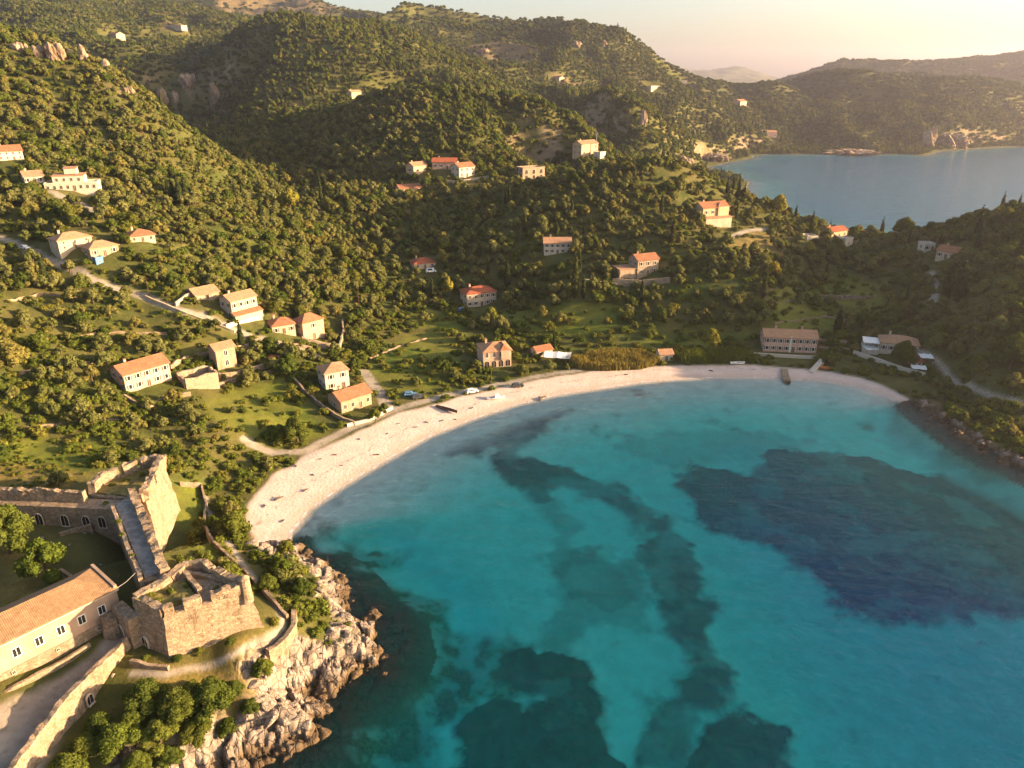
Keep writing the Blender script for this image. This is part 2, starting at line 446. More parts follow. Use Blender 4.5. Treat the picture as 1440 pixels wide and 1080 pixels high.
def tiles(name, a, b, c3):
    t = NT(name)
    n = t.ramp(t.noise(0.7, 4), 0.3, 0.7)
    v = t.voro(2.6, t.scaled(t.obj(), (1, 1, 1)), out='Color')
    sep = t.new('SeparateColor'); t.l.new(v, sep.inputs[0])
    c = t.mix(n, a, b)
    c = t.mix(t.math('MULTIPLY', sep.outputs[0], 0.6), c, c3)
    w = t.new('TexWave', wave_type='BANDS', bands_direction='X')
    w.inputs['Scale'].default_value = 1.1
    w.inputs['Distortion'].default_value = 0.6
    t.l.new(t.obj(), w.inputs['Vector'])
    t.bump(w.outputs['Fac'], 0.6, 0.08)
    c = t.mix(t.math('MULTIPLY', w.outputs['Fac'], 0.25), c, (0.12, 0.05, 0.025))
    M[name] = t.base(c, 0.9, 0.1)
    return t.m
stone('fort_stone', (0.255, 0.175, 0.11), (0.39, 0.295, 0.20), (0.095, 0.065, 0.04))
stone('rubble_stone', (0.27, 0.19, 0.12), (0.42, 0.32, 0.225), (0.105, 0.075, 0.045), 1.3)
stone('village_stone', (0.36, 0.265, 0.185), (0.45, 0.345, 0.25), (0.20, 0.145, 0.095), 1.6, 0.4)
plain('cream_render', (0.50, 0.395, 0.285), 0.10, 0.5)
plain('white_render', (0.54, 0.46, 0.37), 0.07, 0.5)
plain('pink_render', (0.60, 0.37, 0.27), 0.12, 0.5)
plain('ochre_render', (0.58, 0.40, 0.24), 0.12, 0.5)
plain('barracks_render', (0.43, 0.295, 0.21), 0.13, 0.35)
tiles('terracotta', (0.36, 0.155, 0.08), (0.43, 0.21, 0.115), (0.24, 0.10, 0.055))
tiles('faded_tile', (0.42, 0.24, 0.14), (0.50, 0.30, 0.18), (0.28, 0.16, 0.09))
tiles('barracks_tile', (0.28, 0.175, 0.095), (0.34, 0.22, 0.125), (0.165, 0.10, 0.055))
tiles('red_tile', (0.36, 0.10, 0.05), (0.42, 0.14, 0.07), (0.25, 0.07, 0.04))
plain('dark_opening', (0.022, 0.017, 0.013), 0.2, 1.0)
plain('window_glass', (0.03, 0.033, 0.035), 0.2, 1.0, 0.15, 0.5)
plain('wood_brown', (0.13, 0.075, 0.04), 0.2, 3.0)
plain('shutter_paint', (0.12, 0.09, 0.07), 0.2, 3.0)
plain('white_trim', (0.74, 0.70, 0.62), 0.06)
plain('stone_trim', (0.54, 0.45, 0.35), 0.1)
plain('grass_earth', (0.20, 0.165, 0.05), 0.25, 0.8)
plain('walk_paving', (0.33, 0.30, 0.27), 0.2, 0.9)
plain('canvas_white', (0.76, 0.74, 0.70), 0.05)
plain('boat_hull', (0.11, 0.075, 0.055), 0.15, 3)
plain('boat_white', (0.74, 0.72, 0.68), 0.05, 2, 0.4)
plain('boat_orange', (0.60, 0.20, 0.06), 0.08, 2, 0.5)
plain('boat_blue', (0.10, 0.22, 0.38), 0.08, 2, 0.5)
plain('metal_grey', (0.28, 0.27, 0.26), 0.1, 2, 0.5)
plain('tyre_black', (0.02, 0.02, 0.02), 0.1)
plain('car_white', (0.75, 0.74, 0.72), 0.03, 1, 0.25, 0.5)
plain('car_dark', (0.05, 0.055, 0.06), 0.03, 1, 0.25, 0.5)
plain('car_red', (0.30, 0.06, 0.04), 0.03, 1, 0.25, 0.5)
plain('cloth_red', (0.45, 0.10, 0.07), 0.1)
plain('cloth_blue', (0.10, 0.22, 0.40), 0.1)
plain('drift_wood', (0.12, 0.09, 0.07), 0.3, 3)
def rock_mat(name, a, b, dark):
    t = NT(name)
    n1 = t.ramp(t.noise(0.5, 6, 0.65), 0.32, 0.68)
    n2 = t.ramp(t.noise(2.3, 6, 0.7), 0.35, 0.7)
    c = t.mix(n1, a, b)
    c = t.mix(t.math('MULTIPLY', n2, 0.5), c, dark)
    v = t.ramp(t.voro(0.9, t.scaled(t.pos(), (1, 1, 2.0)), 'DISTANCE_TO_EDGE'), 0.0, 0.07)
    c = t.mix(t.math('MULTIPLY', t.math('SUBTRACT', 1.0, v), 0.6), c, (0.07, 0.055, 0.04))
    z = t.new('SeparateXYZ'); t.l.new(t.pos(), z.inputs[0])
    zz = t.math('ADD', z.outputs[2], t.math('MULTIPLY', t.noise(0.6, 3), 2.0))
    wet = t.ramp(zz, 1.4, 3.4, 0.9, 0.0)
    c = t.mix(wet, c, (0.10, 0.062, 0.028))
    t.bump(t.math('ADD', t.noise(2.5, 6, 0.65), v), 0.7, 0.3)
    M[name] = t.base(c, 0.9, 0.2)
rock_mat('shore_rock', (0.24, 0.19, 0.15), (0.37, 0.305, 0.25), (0.115, 0.085, 0.06))
def hill_rock():
    t = NT('cliff_rock')
    n1 = t.ramp(t.noise(0.08, 6, 0.65), 0.35, 0.65)
    n2 = t.ramp(t.noise(0.35, 6, 0.7, t.scaled(t.pos(), (1, 1, 0.35))), 0.38, 0.68)
    c = t.mix(n1, (0.27, 0.18, 0.11), (0.40, 0.31, 0.22))
    c = t.mix(t.math('MULTIPLY', n2, 0.75), c, (0.14, 0.10, 0.06))
    t.bump(t.noise(0.5, 6, 0.65), 0.9, 1.5)
    M['cliff_rock'] = t.base(c, 0.95, 0.1)
hill_rock()

# foliage: every tree picks its own tone; each leaf face keeps the colour of its kind
def foliage(name, a, b, yellow, tr=0.25):
    t = NT(name)
    r = t.rnd()
    c = t.mix(r, a, b)
    r2 = t.math('FRACT', t.math('MULTIPLY', r, 17.31))
    c = t.mix(t.ramp(r2, 0.6, 1.0, 0.0, 0.7), c, yellow)
    n = t.ramp(t.noise(1.3, 3, 0.6), 0.3, 0.7)
    c = t.mix(1.0, c, t.mix(n, (0.72, 0.74, 0.70), (1.22, 1.20, 1.1)), 'MULTIPLY')
    d = t.new('BsdfDiffuse'); tl = t.new('BsdfTranslucent'); mx = t.new('MixShader')
    t.put(d.inputs[0], c); t.put(tl.inputs[0], t.mix(1.0, c, (1.3, 1.15, 0.5), 'MULTIPLY'))
    mx.inputs[0].default_value = tr
    t.l.new(d.outputs[0], mx.inputs[1]); t.l.new(tl.outputs[0], mx.inputs[2])
    t.l.new(mx.outputs[0], t.out.inputs['Surface'])
    t.n.remove(t.b)
    M[name] = t.m
foliage('olive_leaf', (0.118, 0.130, 0.040), (0.165, 0.165, 0.058), (0.205, 0.172, 0.048))
foliage('oak_leaf', (0.055, 0.080, 0.017), (0.100, 0.120, 0.025), (0.145, 0.142, 0.028))
foliage('bush_leaf', (0.085, 0.115, 0.020), (0.135, 0.152, 0.030), (0.19, 0.170, 0.036))
foliage('cypress_leaf', (0.030, 0.042, 0.016), (0.048, 0.058, 0.022), (0.065, 0.066, 0.022), 0.12)
foliage('pine_leaf', (0.045, 0.066, 0.020), (0.070, 0.088, 0.026), (0.10, 0.10, 0.03))
foliage('autumn_leaf', (0.17, 0.165, 0.030), (0.23, 0.20, 0.035), (0.27, 0.20, 0.04))
foliage('reed_leaf', (0.17, 0.145, 0.040), (0.21, 0.175, 0.050), (0.24, 0.185, 0.055))
foliage('grass_blade', (0.10, 0.125, 0.022), (0.15, 0.155, 0.03), (0.24, 0.19, 0.05), 0.3)
plain('bark', (0.12, 0.085, 0.055), 0.25, 2)

# ------------------------------------------------------------------ ground mesh with cover masks surveyed from the picture
def grid_mesh(name, X, Y, Z):
    nv, nu = X.shape
    me = bpy.data.meshes.new(name)
    co = np.stack([X, Y, Z], -1).reshape(-1, 3).astype(np.float32)
    i = np.arange(nv * nu).reshape(nv, nu)
    q = np.stack([i[:-1, :-1], i[:-1, 1:], i[1:, 1:], i[1:, :-1]], -1).reshape(-1, 4).astype(np.int32)
    me.vertices.add(len(co)); me.vertices.foreach_set('co', co.ravel())
    me.loops.add(q.size); me.loops.foreach_set('vertex_index', q.ravel())
    me.polygons.add(len(q))
    me.polygons.foreach_set('loop_start', np.arange(0, q.size, 4, dtype=np.int32))
    me.polygons.foreach_set('loop_total', np.full(len(q), 4, np.int32))
    me.polygons.foreach_set('use_smooth', np.ones(len(q), bool))
    me.update(calc_edges=True)
    return me
def set_attr(me, name, rgb):
    a = me.attributes.new(name, 'FLOAT_COLOR', 'POINT')
    out = np.ones((rgb[0].size, 4), np.float32)
    for k in range(3):
        out[:, k] = rgb[k].ravel()
    a.data.foreach_set('color', out.ravel())
def struct(name, me, mat):
    o = bpy.data.objects.new(name, me)
    me.materials.append(mat)
    col.objects.link(o)
    o['kind'] = 'structure'
    return o

wx = GX + fbm(GX / 9, GY / 9, 3, 51) * 3
wy = GY + fbm(GX / 9, GY / 9, 3, 52) * 3
NB = GY < 640
def area(px_pts, soft=2.0, z=None, warp=1.0, seed=0):
    pts = W(px_pts, z) if z is not None else G(px_pts)
    xs, ys = [p[0] for p in pts], [p[1] for p in pts]
    m = (GX > min(xs) - 40) & (GX < max(xs) + 40) & (GY > min(ys) - 40) & (GY < max(ys) + 40)
    out = np.zeros(GX.shape)
    out[m] = sstep(-soft, soft, sdist(GX[m] * (1 - warp) + wx[m] * warp, GY[m] * (1 - warp) + wy[m] * warp, pts))
    return out
def line(px_pts, w, soft=1.0, z=None, warp=0.25):
    pts = W(px_pts, z) if z is not None else G(px_pts)
    xs, ys = [p[0] for p in pts], [p[1] for p in pts]
    m = (GX > min(xs) - 40) & (GX < max(xs) + 40) & (GY > min(ys) - 40) & (GY < max(ys) + 40)
    out = np.zeros(GX.shape)
    out[m] = 1 - sstep(w / 2 - soft / 2, w / 2 + soft / 2, seg_dist(GX[m] * (1 - warp) + wx[m] * warp, GY[m] * (1 - warp) + wy[m] * warp, pts))
    return out
PATHS = {
    'road': ([(-90, 300), (-40, 318), (0, 335), (60, 362), (130, 395), (200, 415), (250, 435), (330, 463)], 3.6),
    'beach_track': ([(345, 618), (385, 636), (430, 634), (485, 606), (530, 586), (560, 575), (620, 558), (690, 543), (760, 529), (830, 517)], 3.0),
    'villa_track': ([(548, 575), (530, 548), (512, 522)], 4.0),
    'east_track': ([(1290, 492), (1330, 520), (1345, 540), (1385, 555), (1440, 570), (1520, 590)], 2.2),
    'neck_track': ([(1306, 384), (1316, 402), (1313, 425)], 3.0),
    'fort_track': ([(186, 950), (230, 948), (275, 938), (325, 922), (375, 902), (398, 880), (395, 858), (372, 828), (345, 795), (325, 765), (300, 730), (290, 700)], 1.1),
    'hill_track': ([(1020, 335), (1050, 325), (1080, 322)], 3.0),
    'upper_track': ([(70, 268), (110, 285), (135, 298)], 3.0),
    'steps_track': ([(340, 470), (380, 480), (420, 490), (445, 500)], 3.0),
}
path = np.zeros(GX.shape)
for pts, w in PATHS.values():
    path = np.maximum(path, line(pts, w))
FORT_ROAD = W([(-40, 1010), (-60, 1130), (50, 1100), (178, 905), (165, 875), (120, 915)], 12)
path = np.maximum(path, area([(-40, 1020), (-60, 1120), (40, 1085), (88, 985), (178, 902), (168, 880), (128, 918), (60, 965)], 1.0, z=12))
beach_edge = [(340, 738), (352, 705), (385, 668), (425, 640), (480, 618), (520, 598), (560, 580), (600, 573), (645, 558), (700, 546), (760, 534), (830, 522), (900, 517), (960, 514), (1040, 513), (1100, 516), (1160, 521), (1210, 530), (1250, 545), (1292, 566)]
SAND_POLY = G(beach_edge) + W([(1250, 600), (960, 560), (600, 640), (430, 745), (400, 790)], -1) + W([(372, 778)], 4)
sand = np.zeros(GX.shape)
sand[NB] = sstep(-0.8, 1.2, sdist(GX[NB] * 0.6 + wx[NB] * 0.4, GY[NB] * 0.6 + wy[NB] * 0.4, SAND_POLY))
FIELDS = [
    [(265, 575), (320, 548), (395, 540), (440, 580), (455, 612), (395, 628), (330, 606)],
    [(505, 530), (530, 490), (600, 462), (640, 478), (650, 520), (600, 552), (556, 556)],
    [(560, 455), (600, 432), (650, 448), (660, 475), (610, 462)],
    [(1085, 470), (1078, 420), (1110, 392), (1200, 385), (1250, 405), (1235, 450), (1170, 470)],
    [(-40, 615), (110, 622), (180, 640), (120, 672), (-40, 672)],
    [(840, 495), (990, 462), (1060, 470), (1000, 488), (900, 504)],
    [(245, 690), (290, 680), (330, 780), (270, 770)],
    [(820, 405), (1000, 400), (990, 412), (830, 418)],
    [(700, 440), (830, 425), (900, 440), (850, 470), (740, 470)],
]
DRY = [
    [(1020, 345), (1060, 325), (1095, 328), (1130, 352), (1090, 362), (1040, 360)],
    [(-40, 655), (60, 655), (130, 668), (100, 682), (-40, 684)],
    [(180, 940), (300, 925), (400, 900), (400, 955), (320, 970), (230, 985), (185, 965)],
    [(290, 1000), (380, 950), (410, 960), (350, 1010)],
    [(330, 740), (372, 780), (360, 800), (330, 770)],
    [(890, 365), (930, 360), (960, 375), (935, 385)],
    [(0, 770), (45, 770), (70, 860), (0, 880)],
    [(650, 252), (720, 250), (700, 262), (650, 266)],
]
field = np.zeros(GX.shape)
for i, p in enumerate(FIELDS):
    field = np.maximum(field, area(p, 3.0))
dry = np.zeros(GX.shape)
for i, p in enumerate(DRY):
    dry = np.maximum(dry, area(p, 3.0))
SCARS = [[(100, 112), (130, 114), (165, 124), (190, 132), (185, 139), (140, 130), (105, 120)], [(155, 200), (175, 199), (205, 207), (190, 216), (160, 212)], [(310, 92), (335, 88), (340, 100), (318, 104)], [(645, 60), (700, 58), (760, 75), (740, 90), (670, 82)], [(395, 148), (420, 144), (430, 152), (400, 156)],
         [(775, 105), (800, 110), (830, 122), (800, 124)], [(300, -4), (400, 0), (480, 12), (450, 25), (380, 22), (300, 16)], [(220, 35), (270, 32), (262, 44), (225, 42)]]
scar = np.zeros(GX.shape)
for p in SCARS:
    scar = np.maximum(scar, area(p, 6.0))
# sea bed: sea-grass meadows, stones
SEAGRASS = [
    ([(690, 640), (745, 652), (805, 670), (865, 692), (915, 728), (952, 765), (975, 810), (985, 850), (1000, 905), (1004, 950), (992, 1000), (972, 1045), (955, 1085), (925, 1085), (935, 1030), (950, 985), (955, 945), (945, 890), (935, 835), (925, 785), (893, 745), (850, 712), (795, 697), (752, 705), (722, 690)], 1.0),
    ([(700, 665), (745, 700), (775, 735), (792, 780), (794, 830), (775, 868), (742, 915), (770, 935), (810, 925), (832, 880), (900, 880), (915, 850), (880, 800), (850, 775), (805, 770), (790, 730), (755, 700)], 0.5),
    ([(792, 775), (850, 772), (905, 800), (900, 850), (850, 862), (800, 850)], 0.72),
    ([(683, 945), (690, 928), (725, 918), (775, 930), (806, 950), (842, 1000), (835, 1015), (795, 1005), (760, 975), (715, 968)], 1.25),
    ([(638, 1035), (660, 1003), (695, 990), (730, 1008), (790, 1005), (838, 1022), (862, 1062), (880, 1100), (640, 1100)], 1.4),
    ([(975, 1100), (985, 1045), (1030, 1016), (1085, 1040), (1118, 1100)], 1.25),
    ([(950, 680), (985, 660), (1050, 660), (1100, 632), (1190, 638), (1300, 660), (1520, 705), (1520, 850), (1380, 856), (1300, 848), (1250, 856), (1180, 832), (1140, 800), (1105, 770), (1060, 742), (1000, 742), (965, 712)], 1.2),
    ([(588, 662), (640, 632), (700, 620), (765, 595), (815, 582), (790, 605), (745, 632), (700, 645), (640, 655)], 0.85),
    ([(870, 640), (900, 620), (1000, 606), (1150, 620), (1100, 634), (1000, 655), (930, 655)], 0.35),
]
swx = GX + fbm(GX / 16, GY / 16, 5, 61) * 5.5
swy = GY + fbm(GX / 16, GY / 16, 5, 62) * 5.5
grassbed = np.zeros(GX.shape)
for p, k in SEAGRASS:
    pts = W(p, -5)
    m = NB & (SD < 0)
    q = np.zeros(GX.shape)
    q[m] = sstep(0.22, 0.70, sstep(-6.5, 5.0, sdist(swx[m], swy[m], pts)) + 0.55 * fbm(GX[m] / 6, GY[m] / 6, 6, 63)) * k
    grassbed = np.maximum(grassbed, q)
grassbed = grassbed * (0.72 + 0.28 * sstep(-0.5, 0.3, fbm(GX / 8, GY / 8, 4, 71)))
grassbed = grassbed * sstep(7, 18, -SD)
STONEBED = W([(400, 1110), (455, 1000), (520, 960), (556, 900), (545, 865), (500, 845), (450, 775), (465, 765), (545, 810), (615, 850), (650, 930), (655, 950), (610, 1010), (560, 1110)], -3)
stonebed = np.zeros(GX.shape)
m = NB & (SD < 0)
stonebed[m] = sstep(0.25, 0.75, sstep(-16, 8, sdist(swx[m], swy[m], STONEBED)) + 0.75 * fbm(GX[m] / 9, GY[m] / 9, 6, 81))
stonebed = stonebed * (0.55 + 0.45 * sstep(-0.3, 0.3, fbm(GX / 3, GY / 3, 4, 83)))
stonebed = np.maximum(stonebed, 0.9 * (SD < 0) * (1 - sstep(2, 14, dRE + 5 * fbm(GX / 10, GY / 10, 3, 9))) * NB)
stonebed = np.maximum(stonebed, 0.9 * (SD < 0) * (1 - sstep(0, 9, dRW + 7 * fbm(GX / 6, GY / 6, 3, 9))) * NB)
HGT = HGT + np.where(SD < -1, grassbed * 0.5 + stonebed * 1.2 * np.maximum(0, fbm(GX / 4, GY / 4, 3, 91)) * sstep(1, 8, -SD), 0)

gnd = grid_mesh('ground', GX, GY, HGT)
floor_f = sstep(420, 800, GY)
set_attr(gnd, 'cover_a', (sand, np.maximum(rzone, 0), path))
set_attr(gnd, 'cover_b', (field, dry, np.maximum(scar, 0)))
set_attr(gnd, 'cover_c', (np.clip(grassbed, 0, 1.5), stonebed, (SD < 0) * 1.0))
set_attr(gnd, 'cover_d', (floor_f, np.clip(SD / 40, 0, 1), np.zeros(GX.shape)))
t = NT('ground_cover')
sa, ro, pa = t.attr('cover_a')
fi, dr, sc = t.attr('cover_b')
sg, sb, sea = t.attr('cover_c')
ff, sdl, _ = t.attr('cover_d')
n_big = t.ramp(t.noise(0.035, 4), 0.35, 0.65)
n_mid = t.ramp(t.noise(0.22, 5, 0.62), 0.33, 0.67)
n_fine = t.ramp(t.noise(1.6, 5, 0.65), 0.3, 0.7)
scrub = t.mix(n_mid, (0.045, 0.060, 0.014), (0.095, 0.105, 0.025))
scrub = t.mix(t.math('MULTIPLY', n_big, 0.5), scrub, (0.13, 0.105, 0.038))
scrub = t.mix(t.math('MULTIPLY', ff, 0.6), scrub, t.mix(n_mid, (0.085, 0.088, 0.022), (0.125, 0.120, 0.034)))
meadow = t.mix(n_mid, (0.055, 0.088, 0.012), (0.135, 0.165, 0.018))
meadow = t.mix(t.math('MULTIPLY', n_big, 0.45), meadow, (0.20, 0.18, 0.035))
dryc = t.mix(n_mid, (0.17, 0.125, 0.034), (0.29, 0.205, 0.065))
dryc = t.mix(t.math('MULTIPLY', n_fine, 0.4), dryc, (0.11, 0.105, 0.025))
c = t.mix(fi, scrub, meadow)
c = t.mix(dr, c, dryc)
n_tuft = t.ramp(t.noise(0.75, 6, 0.75), 0.40, 0.62)
c = t.mix(t.math('MULTIPLY', n_tuft, 0.42), c, t.mix(n_big, (0.045, 0.055, 0.012), (0.15, 0.115, 0.04)))
c = t.mix(t.math('MULTIPLY', n_fine, 0.30), c, t.mix(1.0, c, (0.45, 0.5, 0.4), 'MULTIPLY'))
c = t.mix(t.math('MULTIPLY', sc, 0.85), c, t.mix(n_mid, (0.115, 0.085, 0.04), (0.18, 0.13, 0.07)))
geo = t.new('NewGeometry')
sepn = t.new('SeparateXYZ'); t.l.new(geo.outputs['True Normal'], sepn.inputs[0])
steep = t.math('MULTIPLY', t.ramp(sepn.outputs[2], 0.55, 0.66, 1.0, 0.0), t.ramp(t.noise(0.03, 3), 0.4, 0.6, 0.25, 0.9))
c = t.mix(steep, c, t.mix(n_mid, (0.19, 0.135, 0.075), (0.30, 0.22, 0.14)))
pathc = t.mix(n_mid, (0.26, 0.22, 0.175), (0.36, 0.31, 0.25))
c = t.mix(t.math('MULTIPLY', pa, t.ramp(t.noise(0.6, 3), 0.25, 0.5, 0.55, 0.95)), c, pathc)
sandc = t.mix(n_mid, (0.53, 0.41, 0.345), (0.63, 0.50, 0.43))
sandc = t.mix(t.math('MULTIPLY', n_fine, 0.35), sandc, (0.50, 0.39, 0.31))
spk = t.ramp(t.noise(0.9, 2, 0.5), 0.70, 0.76)
sandc = t.mix(t.math('MULTIPLY', spk, 0.6), sandc, (0.24, 0.18, 0.13))
p_ = geo.outputs['Position']
sepz = t.new('SeparateXYZ'); t.l.new(geo.outputs['Position'], sepz.inputs[0])
wet = t.ramp(sepz.outputs[2], 0.02, 0.30, 1.0, 0.0)
sandc = t.mix(t.math('MULTIPLY', wet, 0.55), sandc, (0.46, 0.315, 0.225))
wr = t.math('ADD', sdl, t.math('MULTIPLY', t.noise(0.12, 4), 0.16))
wrk = t.math('MULTIPLY', t.ramp(t.math('ABSOLUTE', t.math('SUBTRACT', wr, 0.26)), 0.0, 0.022, 1.0, 0.0), t.ramp(t.noise(0.7, 5, 0.7), 0.47, 0.6))
sandc = t.mix(t.math('MULTIPLY', wrk, 0.7), sandc, (0.20, 0.145, 0.10))
sandc = t.mix(t.ramp(t.noise(0.16, 6, 0.7, t.scaled(p_, (1, 1, 1))), 0.46, 0.7, 0.0, 0.55), sandc, (0.56, 0.46, 0.39))
c = t.mix(sa, c, sandc)
# sea floor
bed = t.mix(n_mid, (0.74, 0.71, 0.56), (0.86, 0.84, 0.68))
bed = t.mix(t.math('MINIMUM', sb, 1.0), bed, t.mix(n_fine, (0.050, 0.048, 0.025), (0.18, 0.145, 0.075)))
bed = t.mix(t.math('MINIMUM', t.math('MULTIPLY', sg, 0.92), 0.98), bed, t.mix(n_mid, (0.003, 0.012, 0.034), (0.010, 0.032, 0.062)))
c = t.mix(t.ramp(sepz.outputs[2], -0.28, -0.02, 1.0, 0.0), c, bed)
rockc = t.mix(n_mid, (0.22, 0.175, 0.14), (0.36, 0.295, 0.245))
rockc = t.mix(t.math('MULTIPLY', n_fine, 0.5), rockc, (0.115, 0.085, 0.06))
cr = t.ramp(t.voro(0.55, None, 'DISTANCE_TO_EDGE'), 0.0, 0.08)
rockc = t.mix(t.math('MULTIPLY', t.math('SUBTRACT', 1.0, cr), 0.5), rockc, (0.07, 0.055, 0.04))
zz = t.math('ADD', sepz.outputs[2], t.math('MULTIPLY', t.noise(0.5, 3), 2.2))
rockc = t.mix(t.ramp(zz, 1.4, 3.6, 0.9, 0.0), rockc, (0.085, 0.055, 0.027))
c = t.mix(ro, c, rockc)
hb_ = t.math('ADD', t.noise(1.2, 5, 0.65), t.math('MULTIPLY', cr, ro))
t.bump(hb_, 0.55, 0.35)
struct('ground', gnd, t.base(c, 0.95, 0.1))

# ------------------------------------------------------------------ water: a see-through sheet over the real sea bed; tint and scatter follow the depth
nu, nv = 900, 620
wu, wv = np.meshgrid(np.linspace(-3.2, 3.2, nu), np.linspace(math.log(42.5), math.log(8900), nv))
WY = np.exp(wv); WX = wu * WY
dep = np.clip(-height(WX, WY), 0, 40)
wat = grid_mesh('sea', WX, WY, np.zeros(WX.shape))
set_attr(wat, 'depth', (dep, dep, dep))
t = NT('sea_water')
t.n.remove(t.b)
dp = t.attr('depth')[0]
def beer(k):
    return t.math('POWER', 2.71828, t.math('MULTIPLY', dp, -k))
cc = t.new('CombineColor')
for i, k in enumerate((0.32, 0.021, 0.015)):
    t.l.new(beer(k), cc.inputs[i])
tr = t.new('BsdfTransparent'); t.l.new(cc.outputs[0], tr.inputs[0])
df = t.new('BsdfDiffuse')
t.put(df.inputs[0], t.mix(t.ramp(dp, 3.5, 8.5), (0.0, 0.25, 0.23), (0.0, 0.08, 0.25)))
body = t.new('MixShader')
t.l.new(t.math('SUBTRACT', 1.0, beer(0.026)), body.inputs[0])
t.l.new(tr.outputs[0], body.inputs[1]); t.l.new(df.outputs[0], body.inputs[2])
gl = t.new('BsdfGlossy'); gl.inputs['Roughness'].default_value = 0.08
p = t.pos()
rip = t.math('ADD', t.noise(0.55, 4, 0.6, t.scaled(p, (0.6, 1.1, 1))), t.math('MULTIPLY', t.noise(0.13, 3, 0.5, t.scaled(p, (0.5, 1.2, 1))), 2.0))
bm_ = t.new('Bump'); bm_.inputs['Strength'].default_value = 0.9; bm_.inputs['Distance'].default_value = 0.42
t.l.new(rip, bm_.inputs['Height'])
t.l.new(bm_.outputs[0], gl.inputs['Normal']); t.l.new(bm_.outputs[0], df.inputs['Normal'])
fr_ = t.new('Fresnel'); fr_.inputs['IOR'].default_value = 1.21
t.l.new(bm_.outputs[0], fr_.inputs['Normal'])
foam_d = t.new('BsdfDiffuse'); t.put(foam_d.inputs[0], (0.80, 0.80, 0.78))
foam = t.math('MULTIPLY', t.ramp(t.math('ABSOLUTE', t.math('SUBTRACT', t.math('ADD', dp, t.math('MULTIPLY', t.noise(0.22, 4), 0.10)), 0.10)), 0.0, 0.05, 1.0, 0.0), t.ramp(t.noise(0.5, 5, 0.7), 0.42, 0.62, 0.0, 0.75))
body2 = t.new('MixShader')
t.l.new(foam, body2.inputs[0]); t.l.new(body.outputs[0], body2.inputs[1]); t.l.new(foam_d.outputs[0], body2.inputs[2])
body = body2
fin = t.new('MixShader')
t.l.new(t.math('MULTIPLY', fr_.outputs[0], t.ramp(dp, 0.0, 0.25)), fin.inputs[0])
t.l.new(body.outputs[0], fin.inputs[1]); t.l.new(gl.outputs[0], fin.inputs[2])
t.l.new(fin.outputs[0], t.out.inputs['Surface'])
struct('sea', wat, t.m)
